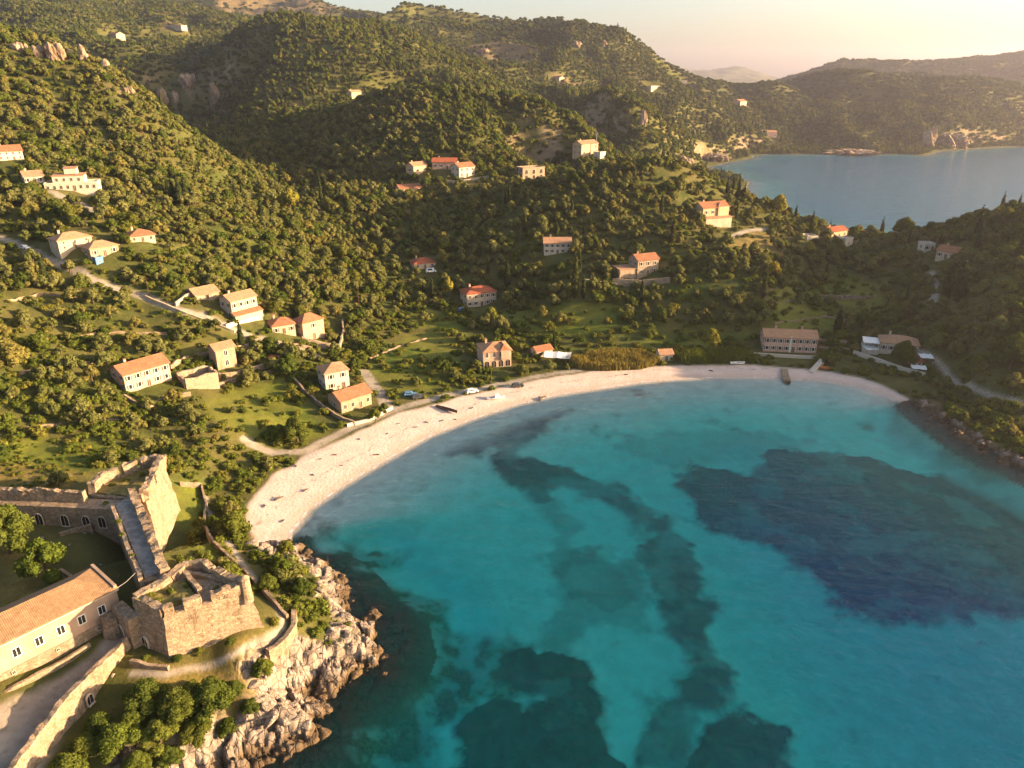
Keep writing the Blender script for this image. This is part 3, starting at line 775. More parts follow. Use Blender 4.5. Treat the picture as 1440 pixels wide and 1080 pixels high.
# ------------------------------------------------------------------ object helpers
def empty(name, loc, rz=0.0):
    o = bpy.data.objects.new(name, None)
    o.empty_display_size = 0.5
    col.objects.link(o)
    o.location = loc
    o.rotation_euler = (0, 0, rz)
    return o
def tag(o, label, cat, group=None):
    o['label'] = label
    o['category'] = cat
    if group:
        o['group'] = group
    return o
def link(name, me, parent=None, loc=None):
    o = bpy.data.objects.new(name, me)
    col.objects.link(o)
    if parent is not None:
        o.parent = parent
    if loc is not None:
        o.location = loc
    return o
class MB:
    """collects faces with material slots, builds one mesh"""
    def __init__(s):
        s.v, s.f, s.m, s.mats = [], [], [], []
    def slot(s, name):
        if name not in s.mats:
            s.mats.append(name)
        return s.mats.index(name)
    def add(s, vs, fs, mat):
        b, k = len(s.v), s.slot(mat)
        s.v += [tuple(v) for v in vs]
        s.f += [tuple(i + b for i in f) for f in fs]
        s.m += [k] * len(fs)
        return s
    def box(s, x0, x1, y0, y1, z0, z1, mat):
        v = [(x, y, z) for z in (z0, z1) for x, y in ((x0, y0), (x1, y0), (x1, y1), (x0, y1))]
        return s.add(v, [(3, 2, 1, 0), (4, 5, 6, 7), (0, 1, 5, 4), (1, 2, 6, 5), (2, 3, 7, 6), (3, 0, 4, 7)], mat)
    def prism(s, bot, top, mat, cap=True):
        """bot, top: matching rings of 3-D points, counter-clockwise from above"""
        n = len(bot)
        f = [(i, (i + 1) % n, n + (i + 1) % n, n + i) for i in range(n)]
        if cap:
            f += [tuple(range(n, 2 * n)), tuple(range(n - 1, -1, -1))]
        return s.add(list(bot) + list(top), f, mat)
    def wall(s, pts, w, z0, z1, mat, jag=0.0, step=2.0, rnd=None):
        """a wall along a path of (x, y): thickness w, z0/z1 numbers or lists; jag = ruined uneven top"""
        n = len(pts)
        z0 = z0 if isinstance(z0, (list, tuple)) else [z0] * n
        z1 = z1 if isinstance(z1, (list, tuple)) else [z1] * n
        P = []
        for i in range(n - 1):
            L = math.dist(pts[i][:2], pts[i + 1][:2])
            k = max(1, int(L / step)) if jag else 1
            for j in range(k):
                t = j / k
                P.append((pts[i][0] + (pts[i + 1][0] - pts[i][0]) * t, pts[i][1] + (pts[i + 1][1] - pts[i][1]) * t, z0[i] + (z0[i + 1] - z0[i]) * t, z1[i] + (z1[i + 1] - z1[i]) * t))
        P.append((pts[-1][0], pts[-1][1], z0[-1], z1[-1]))
        rnd = rnd or random
        L_, R_ = [], []
        for i, p in enumerate(P):
            a, b = P[max(0, i - 1)], P[min(len(P) - 1, i + 1)]
            d = Vector((b[0] - a[0], b[1] - a[1])).normalized()
            nx, ny = -d.y * w / 2, d.x * w / 2
            zt = p[3] + rnd.uniform(-jag, jag * 0.6)
            jx, jy = (rnd.uniform(-0.12, 0.12) * (jag > 0) for _ in '12')
            L_.append(((p[0] + nx, p[1] + ny, p[2]), (p[0] + nx + jx, p[1] + ny + jy, zt)))
            R_.append(((p[0] - nx, p[1] - ny, p[2]), (p[0] - nx + jx, p[1] - ny + jy, zt + rnd.uniform(-jag, jag) * 0.3)))
        for i in range(len(P) - 1):
            v = [R_[i][0], R_[i + 1][0], L_[i + 1][0], L_[i][0], R_[i][1], R_[i + 1][1], L_[i + 1][1], L_[i][1]]
            f = [(4, 5, 6, 7), (0, 1, 5, 4), (2, 3, 7, 6)]
            if i == 0: f.append((3, 0, 4, 7))
            if i == len(P) - 2: f.append((1, 2, 6, 5))
            s.add(v, f, mat)
        return s
    def cyl(s, c, r0, r1, z0, z1, mat, n=10):
        cx, cy = c[0], c[1]
        ring = lambda r, z: [(cx + r * math.cos(i * 2 * math.pi / n), cy + r * math.sin(i * 2 * math.pi / n), z) for i in range(n)]
        return s.prism(ring(r0, z0), ring(r1, z1), mat)
    def tube(s, a, b, r0, r1, mat, n=7):
        a, b = Vector(a), Vector(b)
        d = (b - a).normalized()
        q = d.to_track_quat('Z', 'Y')
        ring = lambda c, r: [tuple(c + q @ Vector((r * math.cos(i * 2 * math.pi / n), r * math.sin(i * 2 * math.pi / n), 0))) for i in range(n)]
        return s.prism(ring(a, r0), ring(b, r1), mat)
    def mesh(s, name, smooth=False):
        me = bpy.data.meshes.new(name)
        me.from_pydata(s.v, [], s.f)
        for k in s.mats:
            me.materials.append(M[k])
        me.polygons.foreach_set('material_index', s.m)
        if smooth:
            me.polygons.foreach_set('use_smooth', [True] * len(me.polygons))
        me.update()
        return me
    def build(s, name, parent=None, loc=None, smooth=False):
        return link(name, s.mesh(name, smooth), parent, loc)

# ------------------------------------------------------------------ trees: a tapered trunk with limbs, a crown of leaf faces round uneven inner masses
def samp(A, x, y):
    x, y = np.asarray(x, float), np.maximum(np.asarray(y, float), 42.01)
    i = np.clip(np.rint((x / y - U0) / (U1 - U0) * (NU - 1)), 0, NU - 1).astype(int)
    j = np.clip(np.rint((np.log(y) - V0) / (V1 - V0) * (NV - 1)), 0, NV - 1).astype(int)
    return A[j, i]
_ico = {}
def ico(sub):
    if sub not in _ico:
        b = bmesh.new()
        bmesh.ops.create_icosphere(b, subdivisions=sub, radius=1)
        _ico[sub] = (np.array([v.co[:] for v in b.verts]), np.array([[v.index for v in f.verts] for f in b.faces]))
        b.free()
    return _ico[sub]
def crown_arrays(lobes, n, size, g, core=0.80, sub=2, up=0.25, stretch=1.0):
    V, F = [], []
    off = 0
    for (cx, cy, cz_, r) in lobes:
        v, f = ico(sub)
        d = 1 + 0.20 * np.sin(v[:, 0] * 5 + cx * 3) * np.sin(v[:, 1] * 6 + cy) + 0.12 * np.sin(v[:, 2] * 9 + cz_) + g.normal(0, 0.06, len(v))
        V.append(v * (d * r * core)[:, None] * (1, 1, stretch) + (cx, cy, cz_))
        F.append(np.c_[f, f[:, 2]] + off)              # triangles kept as degenerate-free marks below
        off += len(v)
    L = np.array(lobes)
    w = L[:, 3] ** 2
    k = g.choice(len(L), n, p=w / w.sum())
    d = g.normal(size=(n, 3)); d[:, 2] += up
    d /= np.linalg.norm(d, axis=1)[:, None]
    c = L[k, :3] + d * (L[k, 3] * g.uniform(0.72, 1.10, n))[:, None] * (1, 1, stretch)
    nr = d * 0.7 + g.normal(size=(n, 3)) * 0.55
    nr /= np.linalg.norm(nr, axis=1)[:, None]
    a = np.cross(nr, g.normal(size=(n, 3))); a /= np.linalg.norm(a, axis=1)[:, None] + 1e-9
    b = np.cross(nr, a)
    s = size * g.uniform(0.6, 1.3, n)
    q = np.stack([c - a * s[:, None], c - b * (s * 0.62)[:, None], c + a * s[:, None], c + b * (s * 0.62)[:, None]], 1).reshape(-1, 3)
    return np.concatenate(V), np.concatenate(F)[:, :3], q
def crown_mesh(name, lobes, n, size, mat, g, trunk=None, **kw):
    v, tri, q = crown_arrays(lobes, n, size, g, **kw)
    nq = len(q) // 4
    tv, tf = (np.zeros((0, 3)), [])
    if trunk is not None:
        tv, tf = np.array(trunk.v), trunk.f
    co = np.concatenate([v, q, tv]).astype(np.float32)
    loops = np.concatenate([tri.ravel(), np.arange(len(q)) + len(v)] + [np.array(f) + len(v) + len(q) for f in tf]).astype(np.int32)
    tot = np.concatenate([np.full(len(tri), 3), np.full(nq, 4), np.array([len(f) for f in tf], int)]).astype(np.int32)
    me = bpy.data.meshes.new(name)
    me.vertices.add(len(co)); me.vertices.foreach_set('co', co.ravel())
    me.loops.add(len(loops)); me.loops.foreach_set('vertex_index', loops)
    me.polygons.add(len(tot))
    me.polygons.foreach_set('loop_start', np.concatenate([[0], np.cumsum(tot)[:-1]]).astype(np.int32))
    me.polygons.foreach_set('loop_total', tot)
    me.materials.append(M[mat])
    if trunk is not None:
        me.materials.append(M['bark'])
        mi = np.zeros(len(tot), np.int32); mi[len(tri) + nq:] = 1
        me.polygons.foreach_set('material_index', mi)
    me.update(calc_edges=True)
    return me
def limbs(h, r, tips, fork=0.45):
    m = MB()
    z = h * fork
    m.tube((0, 0, -1.0), (0.05 * h, 0.0, z), r, r * 0.7, 'bark')
    for t_ in tips:
        m.tube((0.05 * h, 0, z - 0.1), t_, r * 0.55, r * 0.2, 'bark', 5)
    return m
def lobes_round(g, k, w, h0, h1, r0, r1, flat=1.0):
    out = []
    for i in range(k):
        a = i * 2.4 + g.uniform(-.5, .5)
        rad = w * math.sqrt((i + 0.3) / k) * g.uniform(0.75, 1.1)
        zz = h1 - (h1 - h0) * (rad / w) ** 1.3 * g.uniform(0.7, 1.15) * flat
        out.append((rad * math.cos(a), rad * math.sin(a), zz, g.uniform(r0, r1)))
    return out
LIB = {}                                              # kind -> list of (crown mesh, trunk mesh, joined mesh)
def variant(kind, lobes, n, size, mat, h, r, g, fork=0.45, **kw):
    tips = [(l[0] * 0.7, l[1] * 0.7, l[2] * 0.92) for l in lobes[:5]]
    tr_ = limbs(h, r, tips, fork)
    c = crown_mesh('crown', lobes, n, size, mat, np.random.default_rng(len(LIB.get(kind, [])) + 5), **kw)
    j = crown_mesh(kind, lobes, n, size, mat, np.random.default_rng(len(LIB.get(kind, [])) + 5), tr_, **kw)
    LIB.setdefault(kind, []).append((c, tr_.mesh('trunk'), j))
g_ = np.random.default_rng(3)
for w_o, h_o, k_o in ((2.3, 4.3, 10), (2.7, 3.9, 13), (1.7, 4.6, 8), (2.4, 5.0, 14), (2.0, 3.6, 7), (2.6, 4.5, 9)):
    variant('olive_tree', lobes_round(g_, k_o, w_o, 1.5, h_o, 0.55, 1.35), 1000, 0.30, 'olive_leaf', 4.0, 0.28, g_)
for w_o, h_o, k_o in ((3.1, 6.6, 15), (2.5, 7.4, 13), (3.6, 5.8, 18), (2.8, 6.0, 11)):
    variant('oak_tree', lobes_round(g_, k_o, w_o, 2.0, h_o, 0.8, 1.8), 1500, 0.34, 'oak_leaf', 6.0, 0.32, g_)
for i in range(3):
    variant('shrub', lobes_round(g_, 7, 1.35, 0.5, 1.35, 0.5, 0.85), 420, 0.20, 'bush_leaf', 1.0, 0.10, g_, sub=1)
def spire(g, h, w):
    out = []
    k = 13
    for i in range(k):
        f = i / (k - 1)
        r = w * (0.55 + 0.9 * f * 3 if f < 0.15 else (1.0 - ((f - 0.15) / 0.85) ** 1.6) * 0.92 + 0.1)
        out.append((g.normal(0, 0.10), g.normal(0, 0.10), 0.8 + f * (h - 1.4), max(0.16, r)))
    return out
for i in range(2):
    variant('cypress_tree', spire(g_, 12.0, 1.25), 1400, 0.24, 'cypress_leaf', 4.0, 0.22, g_, 0.9)
for i in range(2):
    L_ = [(g_.normal(0, 1.5), g_.normal(0, 1.5), g_.uniform(6.6, 8.6), g_.uniform(1.2, 2.0)) for _ in range(11)] + [(-2.0, 1.0, 5.6, 1.1), (2.3, -0.6, 5.9, 1.2)]
    variant('pine_tree', L_, 1700, 0.26, 'pine_leaf', 8.0, 0.32, g_, 0.6, stretch=0.62)
for i in range(2):
    variant('golden_tree', lobes_round(g_, 11, 2.2, 2.6, 6.0, 0.9, 1.5), 1300, 0.30, 'autumn_leaf', 5.0, 0.25, g_)
# finer crowns for the trees that stand close to the camera
for i in range(3):
    variant('broadleaf_tree', lobes_round(g_, 20, 2.7, 1.6, 5.4, 0.75, 1.25), 6500, 0.17, 'oak_leaf', 5.0, 0.26, g_)
for i in range(2):
    variant('garden_tree', lobes_round(g_, 18, 2.2, 1.8, 5.2, 0.6, 1.1), 5000, 0.16, 'bush_leaf', 4.6, 0.22, g_)

def plant(kind, v, x, y, s, rz, label, cat, group=None, parts=True, sz=None, sink=0.0):
    c, tk, j = LIB[kind][v % len(LIB[kind])]
    name = {'golden_tree': 'golden_tree'}.get(kind, kind)
    loc = (x, y, float(height(x, y)) - sink)
    if parts:
        o = empty(name, loc, rz)
        for nm, me in (('crown', c), ('trunk', tk)):
            link(nm, me, o)
    else:
        o = link(name, j, None, loc)
        o.rotation_euler = (0, 0, rz)
    o.scale = (s, s, sz or s)
    return tag(o, label, cat, group)

KEEP = []                                             # (x, y, r): footprints kept clear of scattered plants
POLY_KEEP = []
def keep(x, y, r):
    KEEP.append((x, y, r))
# ------------------------------------------------------------------ houses
def opening_mesh(name, w, h, trim, pane, arched=False, shut=False):
    """a framed opening seen from its front (-Y), centred on x, standing on z=0: surround proud of the wall, pane set back"""
    m = MB()
    e = 0.14
    seg = 6
    if arched:
        top = [(-w / 2 * math.cos(math.pi * i / seg), h - w / 2 + w / 2 * math.sin(math.pi * i / seg)) for i in range(seg + 1)]
    else:
        top = [(-w / 2, h), (w / 2, h)]
    inner = [(-w / 2, 0)] + top + [(w / 2, 0)]
    k = (w / 2 + e) / (w / 2)
    outer = [(x * k, z if z == 0 else (h - w / 2 + (z - h + w / 2) * k if arched else z + e)) for x, z in inner]
    inner = [inner[i] for i in range(len(inner))]
    for i in range(len(inner) - 1):
        a, b, c, d = inner[i], inner[i + 1], outer[i + 1], outer[i]
        if arched and i == 0 or i == len(inner) - 2 or True:
            v = [(a[0], -0.07, a[1]), (b[0], -0.07, b[1]), (c[0], -0.07, c[1]), (d[0], -0.07, d[1])]
            vb = [(q[0], 0.02, q[2]) for q in v]
            m.add(v + vb, [(0, 1, 2, 3), (3, 2, 6, 7), (1, 0, 4, 5)], trim)
    m.box(-w / 2 - e, w / 2 + e, -0.12, 0.02, -0.12, 0.0, trim)
    m.add([(x, -0.025, z) for x, z in inner], [tuple(range(len(inner)))[::-1]], pane)
    if shut:
        m.box(-w - 0.05, -w / 2 - e, -0.06, 0.0, 0.0, h, 'shutter_paint')
        m.box(w / 2 + e, w + 0.05, -0.06, 0.0, 0.0, h, 'shutter_paint')
    else:
        m.box(-0.04, 0.04, -0.05, -0.03, 0.0, h * 0.98, trim)
    return m.mesh(name)
OPEN = {
    'window': opening_mesh('window', 0.95, 1.35, 'stone_trim', 'window_glass'),
    'shuttered': opening_mesh('window', 0.95, 1.4, 'white_trim', 'window_glass', shut=True),
    'arched': opening_mesh('window', 1.15, 1.9, 'white_trim', 'window_glass', True),
    'door': opening_mesh('door', 1.15, 2.2, 'stone_trim', 'wood_brown'),
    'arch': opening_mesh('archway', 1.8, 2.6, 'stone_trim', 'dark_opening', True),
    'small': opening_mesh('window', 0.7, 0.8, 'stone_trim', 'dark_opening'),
}
def set_opening(kind, parent, x, y, z, rz, sc=1.0):
    o = link({'door': 'door', 'arch': 'archway'}.get(kind, 'window'), OPEN[kind], parent, (x, y, z))
    o.rotation_euler = (0, 0, rz)
    o.scale = (sc, sc, sc)
    return o
def roof_mesh(m, w, d, z, rh, kind, mat, ov=0.45):
    W2, D2 = w / 2 + ov, d / 2 + ov
    e = z - 0.12
    t = 0.22
    if kind == 'gable':
        for s in (-1, 1):
            n = 1
            a = [(-W2, s * D2, e), (W2, s * D2, e), (W2, 0, z + rh), (-W2, 0, z + rh)]
            if s > 0: a = a[::-1]
            m.prism(a, [(x, y, q + t) for x, y, q in a], mat)
        m.box(-W2, W2, -0.16, 0.16, z + rh + t - 0.09, z + rh + t + 0.07, mat)
    else:
        r = max(0.0, W2 - D2) if W2 > D2 else 0.0
        q = max(0.0, D2 - W2) if D2 > W2 else 0.0
        b = [(-W2, -D2, e), (W2, -D2, e), (W2, D2, e), (-W2, D2, e)]
        bt = [(x, y, e + t) for x, y, _ in b]
        m.prism(b, bt, mat, cap=False)
        m.add(b, [(3, 2, 1, 0)], mat)
        if q:
            m.add(bt + [(0, -q, z + rh + t), (0, q, z + rh + t)], [(0, 1, 4), (1, 2, 5, 4), (2, 3, 5), (3, 0, 4, 5)], mat)
        elif r:
            m.add(bt + [(-r, 0, z + rh + t), (r, 0, z + rh + t)], [(0, 1, 5, 4), (1, 2, 5), (2, 3, 4, 5), (3, 0, 4)], mat)
        else:
            m.add(bt + [(0, 0, z + rh + t)], [(0, 1, 4), (1, 2, 4), (2, 3, 4), (3, 0, 4)], mat)
def house(L, Rr, hpx, d, roof, roofmat, wallmat, rows, cols, label, wtype='window', rh=None, side=2, chim=1, name='house', group=None, door=True, z=None, dz=0.0, cat='house', keep_r=None, ground='window', drop=3.0, w_add=0.0):
    """L, Rr: photograph pixels of the two bottom corners of the front wall"""
    if wtype == 'window' and int(L[0]) % 3 != 1:
        wtype = 'shuttered'
    zl = hit(*[(L[0] + Rr[0]) / 2, (L[1] + Rr[1]) / 2])
    zz = (zl[2] if z is None else z) + dz
    # the corners share one level; the mid point fixes the distance
    sc_ = zl[1]
    def corner(p):
        q = at_z(p[0], p[1], zz)
        m_ = at_z((L[0] + Rr[0]) / 2, (L[1] + Rr[1]) / 2, zz)
        return (q[0] - m_[0] + zl[0], q[1] - m_[1] + zl[1])
    a, b = corner(L), corner(Rr)
    w = math.dist(a, b)
    rz = math.atan2(b[1] - a[1], b[0] - a[0])
    rz = max(-0.9, min(0.9, rz))
    depv = to_px(zl[0], zl[1], zz)[2]
    w = min(w, 1.35 * abs(Rr[0] - L[0]) * depv / FPX) + w_add
    h = hpx * depv / FPX / 0.94
    nx, ny = -math.sin(rz), math.cos(rz)
    cx, cy = (a[0] + b[0]) / 2 + nx * d / 2, (a[1] + b[1]) / 2 + ny * d / 2
    o = empty(name, (cx, cy, zz), rz)
    tag(o, label, cat, group)
    keep(cx, cy, (keep_r if keep_r is not None else max(w, d) * (0.62 if zl[1] < 640 else 0.5) + 1.5))
    keep(cx - nx * d, cy - ny * d, max(w, d) * 0.45 + 1)
    rh = rh if rh is not None else {'gable': d * 0.24, 'hip': min(w, d) * 0.24, 'flat': 0, 'none': 0}[roof]
    m = MB()
    hw, hd = w / 2, d / 2
    if roof == 'none':
        rr = random.Random(int(L[0]))
        m.wall([(-hw, -hd), (hw, -hd), (hw, hd), (-hw, hd), (-hw, -hd + 0.35)], 0.7, -drop, h, wallmat, 0.5, 1.4, rr)
    else:
        m.box(-hw, hw, -hd, hd, -drop, h, wallmat)
        if roof == 'gable':
            for s in (-1, 1):
                x0, x1 = sorted((s * hw, s * (hw - 0.3)))
                m.prism([(x0, -hd, h + .002), (x1, -hd, h + .002), (x1, hd, h + .002), (x0, hd, h + .002)], [(x0, -.02, h + rh), (x1, -.02, h + rh), (x1, .02, h + rh), (x0, .02, h + rh)], wallmat)
        if roof == 'flat':
            m.wall([(-hw, -hd), (hw, -hd), (hw, hd), (-hw, hd), (-hw, -hd)], 0.3, h, h + 0.7, wallmat)
    wl_ = m.build('wall', o)
    if roof in ('gable', 'hip'):
        r_ = MB(); roof_mesh(r_, w, d, h, rh, roof, roofmat)
        ro = r_.build('roof', o)
        for k in range(chim):
            c_ = MB()
            cx_ = (-0.25 + 0.5 * k) * w
            c_.box(cx_ - .35, cx_ + .35, d * .12, d * .12 + .7, h + rh * 0.5, h + rh + 0.9, wallmat)
            c_.box(cx_ - .45, cx_ + .45, d * .12 - .1, d * .12 + .8, h + rh + 0.9, h + rh + 1.08, roofmat)
            c_.build('chimney', ro)
    fh = h / max(1, rows)
    for r in range(rows):
        for c in range(cols):
            x = -hw + w * (c + 0.5) / cols
            kind = wtype
            if r == 0 and door and c == cols // 2:
                kind = 'door'
            elif r == 0:
                kind = ground if ground != 'window' else wtype
            s_ = min(1.0, fh / 2.9, w / cols / 1.9)
            zq = r * fh + (0.02 if kind in ('door', 'arch') else fh * 0.32)
            set_opening(kind, wl_ if False else o, x, -hd - 0.01, zq, 0, s_)
        for c in range(side):
            y = -hd + d * (c + 0.5) / side
            s_ = min(1.0, fh / 2.9)
            set_opening(wtype, o, hw + 0.01, y, r * fh + fh * 0.32, math.pi / 2, s_)
            set_opening(wtype, o, -hw - 0.01, y, r * fh + fh * 0.32, -math.pi / 2, s_)
    return o, w, h, d, rh
def annex(o, x0, x1, y0, y1, z0, z1, mat, roofmat=None, name='annex', lean=0.0):
    m = MB(); m.box(x0, x1, y0, y1, z0, z1, mat)
    a = m.build(name, o)
    if roofmat:
        r = MB()
        b = [(x0 - .3, y0 - .3, z1 + .003), (x1 + .3, y0 - .3, z1 + .003), (x1 + .3, y1, z1 + lean), (x0 - .3, y1, z1 + lean)]
        r.prism(b, [(x, y, z + .2) for x, y, z in b], roofmat)
        r.build('roof', a)
    return a
def stone_wall(px_pts, h, label, w=0.6, mat='rubble_stone', jag=0.2, drop=1.5, name='stone_wall', z=None, group=None):
    P = [at_z(x, y, z) if z is not None else hit(x, y) for x, y in px_pts]
    m = MB()
    m.wall([p[:2] for p in P], w, [p[2] - drop for p in P], [p[2] + h for p in P], mat, jag, 1.6, random.Random(int(px_pts[0][0] * 3 + px_pts[0][1])))
    o = m.build(name)
    tag(o, label, 'wall', group)
    for i in range(len(P) - 1):
        for t_ in (0, 0.33, 0.66, 1):
            keep(P[i][0] * (1 - t_) + P[i + 1][0] * t_, P[i][1] * (1 - t_) + P[i + 1][1] * t_, 1.6)
    return o

# west slope, from the beach up
o, w, h, d, rh = house((179, 553), (241, 533), 24, 8.5, 'gable', 'terracotta', 'pink_render', 2, 5, 'long pink farmhouse with an orange gable roof and two rows of windows', side=2, chim=1)
house((263, 552), (307, 541), 19, 7.5, 'none', None, 'village_stone', 1, 3, 'roofless ruined stone house right beside the long pink farmhouse', 'small', side=1, door=False)
o, w, h, d, rh = house((307, 521), (334, 514), 27, 6, 'gable', 'faded_tile', 'village_stone', 2, 1, 'narrow tall ruined stone chapel rising behind the roofless house', 'arched', side=0, chim=0, door=False, name='chapel', cat='chapel')
o, w, h, d, rh = house((329, 451), (363, 441), 25, 7.5, 'gable', 'faded_tile', 'cream_render', 2, 4, 'cream two-storey house with a tiled veranda roof at the end of the road', side=2)
annex(o, -w / 2 - .3, w / 2 + .3, -d / 2 - 2.4, -d / 2 - .02, -3, 1.9, 'cream_render', 'terracotta', 'veranda', 1.0)
house((277, 425), (309, 418), 8, 8, 'gable', 'faded_tile', 'village_stone', 1, 3, 'low brown-roofed outbuilding behind the cream two-storey house', 'small', side=1, chim=0)
house((384, 472), (416, 467), 12, 8, 'hip', 'terracotta', 'cream_render', 1, 3, 'single-storey cream house with a hipped orange roof left of the tower house', side=2)
house((428, 480), (457, 472), 24, 6.5, 'hip', 'terracotta', 'ochre_render', 2, 1, 'square tower house with a pointed orange roof above a walled yard', side=1, rh=2.4, chim=0)
house((459, 551), (492, 544), 25, 8, 'hip', 'faded_tile', 'white_render', 2, 2, 'white cube-shaped two-storey house with a low pyramid roof behind the beach', side=2, rh=1.9, chim=0)
house((481, 582), (523, 568), 17, 8, 'gable', 'terracotta', 'village_stone', 1, 4, 'stone beach house with an orange gable roof in front of the white cube-shaped house', side=1)
house((657, 433), (698, 428), 18, 9, 'hip', 'red_tile', 'cream_render', 2, 5, 'pale house with a bright red hipped roof and arched door in the shaded green valley', side=2, rh=2.0)
o, w, h, d, rh = house((680, 518), (719, 514), 22, 10, 'hip', 'faded_tile', 'pink_render', 2, 4, 'pink villa with arched windows and a broken-up tiled roof behind the beach', 'arched', side=3, rh=1.8, ground='arch', door=False)
r_ = MB()
a0 = annex(o, w * .12, w * .42, -d / 2 - .9, d * .2, h * .5, h + .25, 'pink_render'); roof_mesh(r_, w * .3, d * .7, h + .25, 1.5, 'hip', 'terracotta', .3); q = r_.build('roof', a0); q.location = (w * .27, -d * .18, 0)
o, w, h, d, rh = house((765, 357), (803, 357), 14, 8, 'gable', 'faded_tile', 'white_render', 2, 5, 'white house with a two-storey loggia on the shaded slope beside tall cypresses', side=2)
o, w, h, d, rh = house((896, 388), (925, 385), 20, 8, 'gable', 'terracotta', 'village_stone', 2, 3, 'stone house with an orange roof on a walled terrace of the middle hill', side=2)
annex(o, -w / 2 - 8.5, -w / 2 - .02, -d / 2 + .5, d / 2 - 1, -3, h * .48, 'village_stone', 'faded_tile', 'wing', 0.5)
annex(o, w / 2 + .02, w / 2 + 5.5, -d / 2 + 1.5, d / 2 - 1, -3, h * .35, 'village_stone', None, 'terrace')
o, w, h, d, rh = house((987, 317), (1023, 314), 22, 9, 'gable', 'terracotta', 'ochre_render', 2, 4, 'big ochre villa with a tiled roof among trees below the crest of the middle hill', side=2)
annex(o, -w / 2, w / 2, -d / 2 - 3.0, -d / 2 - .02, -3, h * .42, 'cream_render', 'faded_tile', 'veranda', 0.6)
g1 = annex(o, w * .05, w * .45, -d / 2 - .7, d * .1, h * .42, h + .3, 'ochre_render'); r_ = MB(); roof_mesh(r_, w * .4, d * .6, h + .3, 1.6, 'hip', 'terracotta', .3); q = r_.build('roof', g1); q.location = (w * .25, -d * .24, 0)
o, w, h, d, rh = house((1073, 494), (1147, 497), 20, 8.5, 'gable', 'faded_tile', 'pink_render', 2, 8, 'long pink two-storey terrace with a plain orange roof at the east end of the beach', side=2, chim=2)
m = MB(); m.box(-.3, .3, -d / 2 - .12, d / 2 + .1, -2, h + rh * .2, 'white_trim'); m.build('party_wall', o)
stone_wall([(1060, 500), (1110, 503), (1150, 505)], 1.2, 'pale garden wall in front of the long pink terrace', mat='white_render', jag=0)
o, w, h, d, rh = house((1236, 494), (1290, 500), 13, 8.5, 'hip', 'faded_tile', 'white_render', 1, 5, 'white house with a long hipped roof above the east shore', side=2)
annex(o, -w / 2 - 6, -w / 2 - .02, -d / 2 - 1, d / 2 - 2, -3, 0.9, 'white_render', None, 'terrace')
pg = MB()
for x_ in (-w / 2 - 5.6, -w / 2 - .6):
    for y_ in (-d / 2 - .6, d / 2 - 2.4):
        pg.box(x_ - .08, x_ + .08, y_ - .08, y_ + .08, .9, 3.2, 'white_trim')
pg.box(-w / 2 - 6, -w / 2 - .3, -d / 2 - 1, d / 2 - 2, 3.2, 3.32, 'canvas_white')
pg.build('pergola', o)
house((1280, 515), (1296, 516), 7, 5, 'gable', 'red_tile', 'white_render', 1, 2, 'small red-roofed annex below the white hipped-roof house on the east shore', side=1, chim=0)
house((1168, 336), (1191, 333), 9, 7, 'gable', 'red_tile', 'ochre_render', 1, 3, 'small ochre house with a dark red roof on the neck of land', side=1)
house((1134, 338), (1150, 337), 6, 6, 'none', None, 'white_render', 1, 2, 'low roofless white ruin left of the small dark red-roofed house', 'small', side=1, door=False)
house((1187, 347), (1199, 345), 9, 5, 'flat', None, 'white_render', 1, 1, 'small flat white building right below the dark red-roofed house', 'small', side=1, door=False)
house((1316, 362), (1342, 367), 10, 8, 'gable', 'terracotta', 'cream_render', 1, 3, 'orange-roofed house high on the east headland beside a big cypress', side=1)
house((1299, 353), (1314, 353), 8, 6, 'flat', None, 'white_render', 1, 2, 'white flat-roofed house left of the orange-roofed house on the east headland', side=1)
house((88, 354), (127, 345), 13, 8, 'hip', 'faded_tile', 'cream_render', 2, 3, 'cream house with a weathered brown roof just above the road', side=2)
house((132, 364), (165, 356), 12, 7.5, 'hip', 'faded_tile', 'village_stone', 1, 3, 'stone house with a flat pale roof beside the cream house above the road', side=1)
house((136, 372), (146, 370), 7, 3.5, 'flat', None, 'boat_blue', 1, 1, 'little turquoise shed in front of the two houses above the road', 'small', side=0, door=False, name='shed', cat='shed')
house((184, 342), (219, 338), 8, 8, 'hip', 'terracotta', 'cream_render', 1, 3, 'bungalow with a wide orange hipped roof alone on the west hillside', side=2)
house((-2, 226), (34, 224), 11, 9, 'gable', 'terracotta', 'white_render', 2, 4, 'white house with an orange roof cut by the left edge of the view', side=2)
house((36, 259), (63, 257), 9, 8, 'gable', 'faded_tile', 'white_render', 1, 3, 'white house with a brown roof left of the stepped white villa', side=2)
o, w, h, d, rh = house((64, 270), (138, 267), 9, 9, 'flat', None, 'white_render', 1, 8, 'large stepped white villa with terraces on the west hillside', side=2)
u = annex(o, -w * .35, w * .25, -d / 2 + 2.4, d / 2, h + .003, h + 3.0, 'white_render', 'faded_tile', 'upper_floor', 0.5)
for k in range(4):
    set_opening('window', o, -w * .27 + k * w * .14, -d / 2 + 2.38, h + .9, 0, .9)
u = annex(o, -w * .12, w * .12, -d / 2 + 4.5, d / 2 - .4, h + 3.6, h + 5.8, 'white_render', 'faded_tile', 'attic', 0.4)
house((583, 379), (613, 376), 7, 8, 'hip', 'red_tile', 'cream_render', 1, 3, 'low dark-roofed house in deep shade at the foot of the valley', side=1)
house((608, 238), (642, 238), 9, 9, 'gable', 'red_tile', 'pink_render', 1, 4, 'pink house with a broad red roof at the foot of the middle ridge', side=2)
house((646, 250), (668, 248), 13, 9, 'gable', 'terracotta', 'white_render', 2, 3, 'white two-storey house with a thin orange roof next to the broad red-roofed house', side=2)
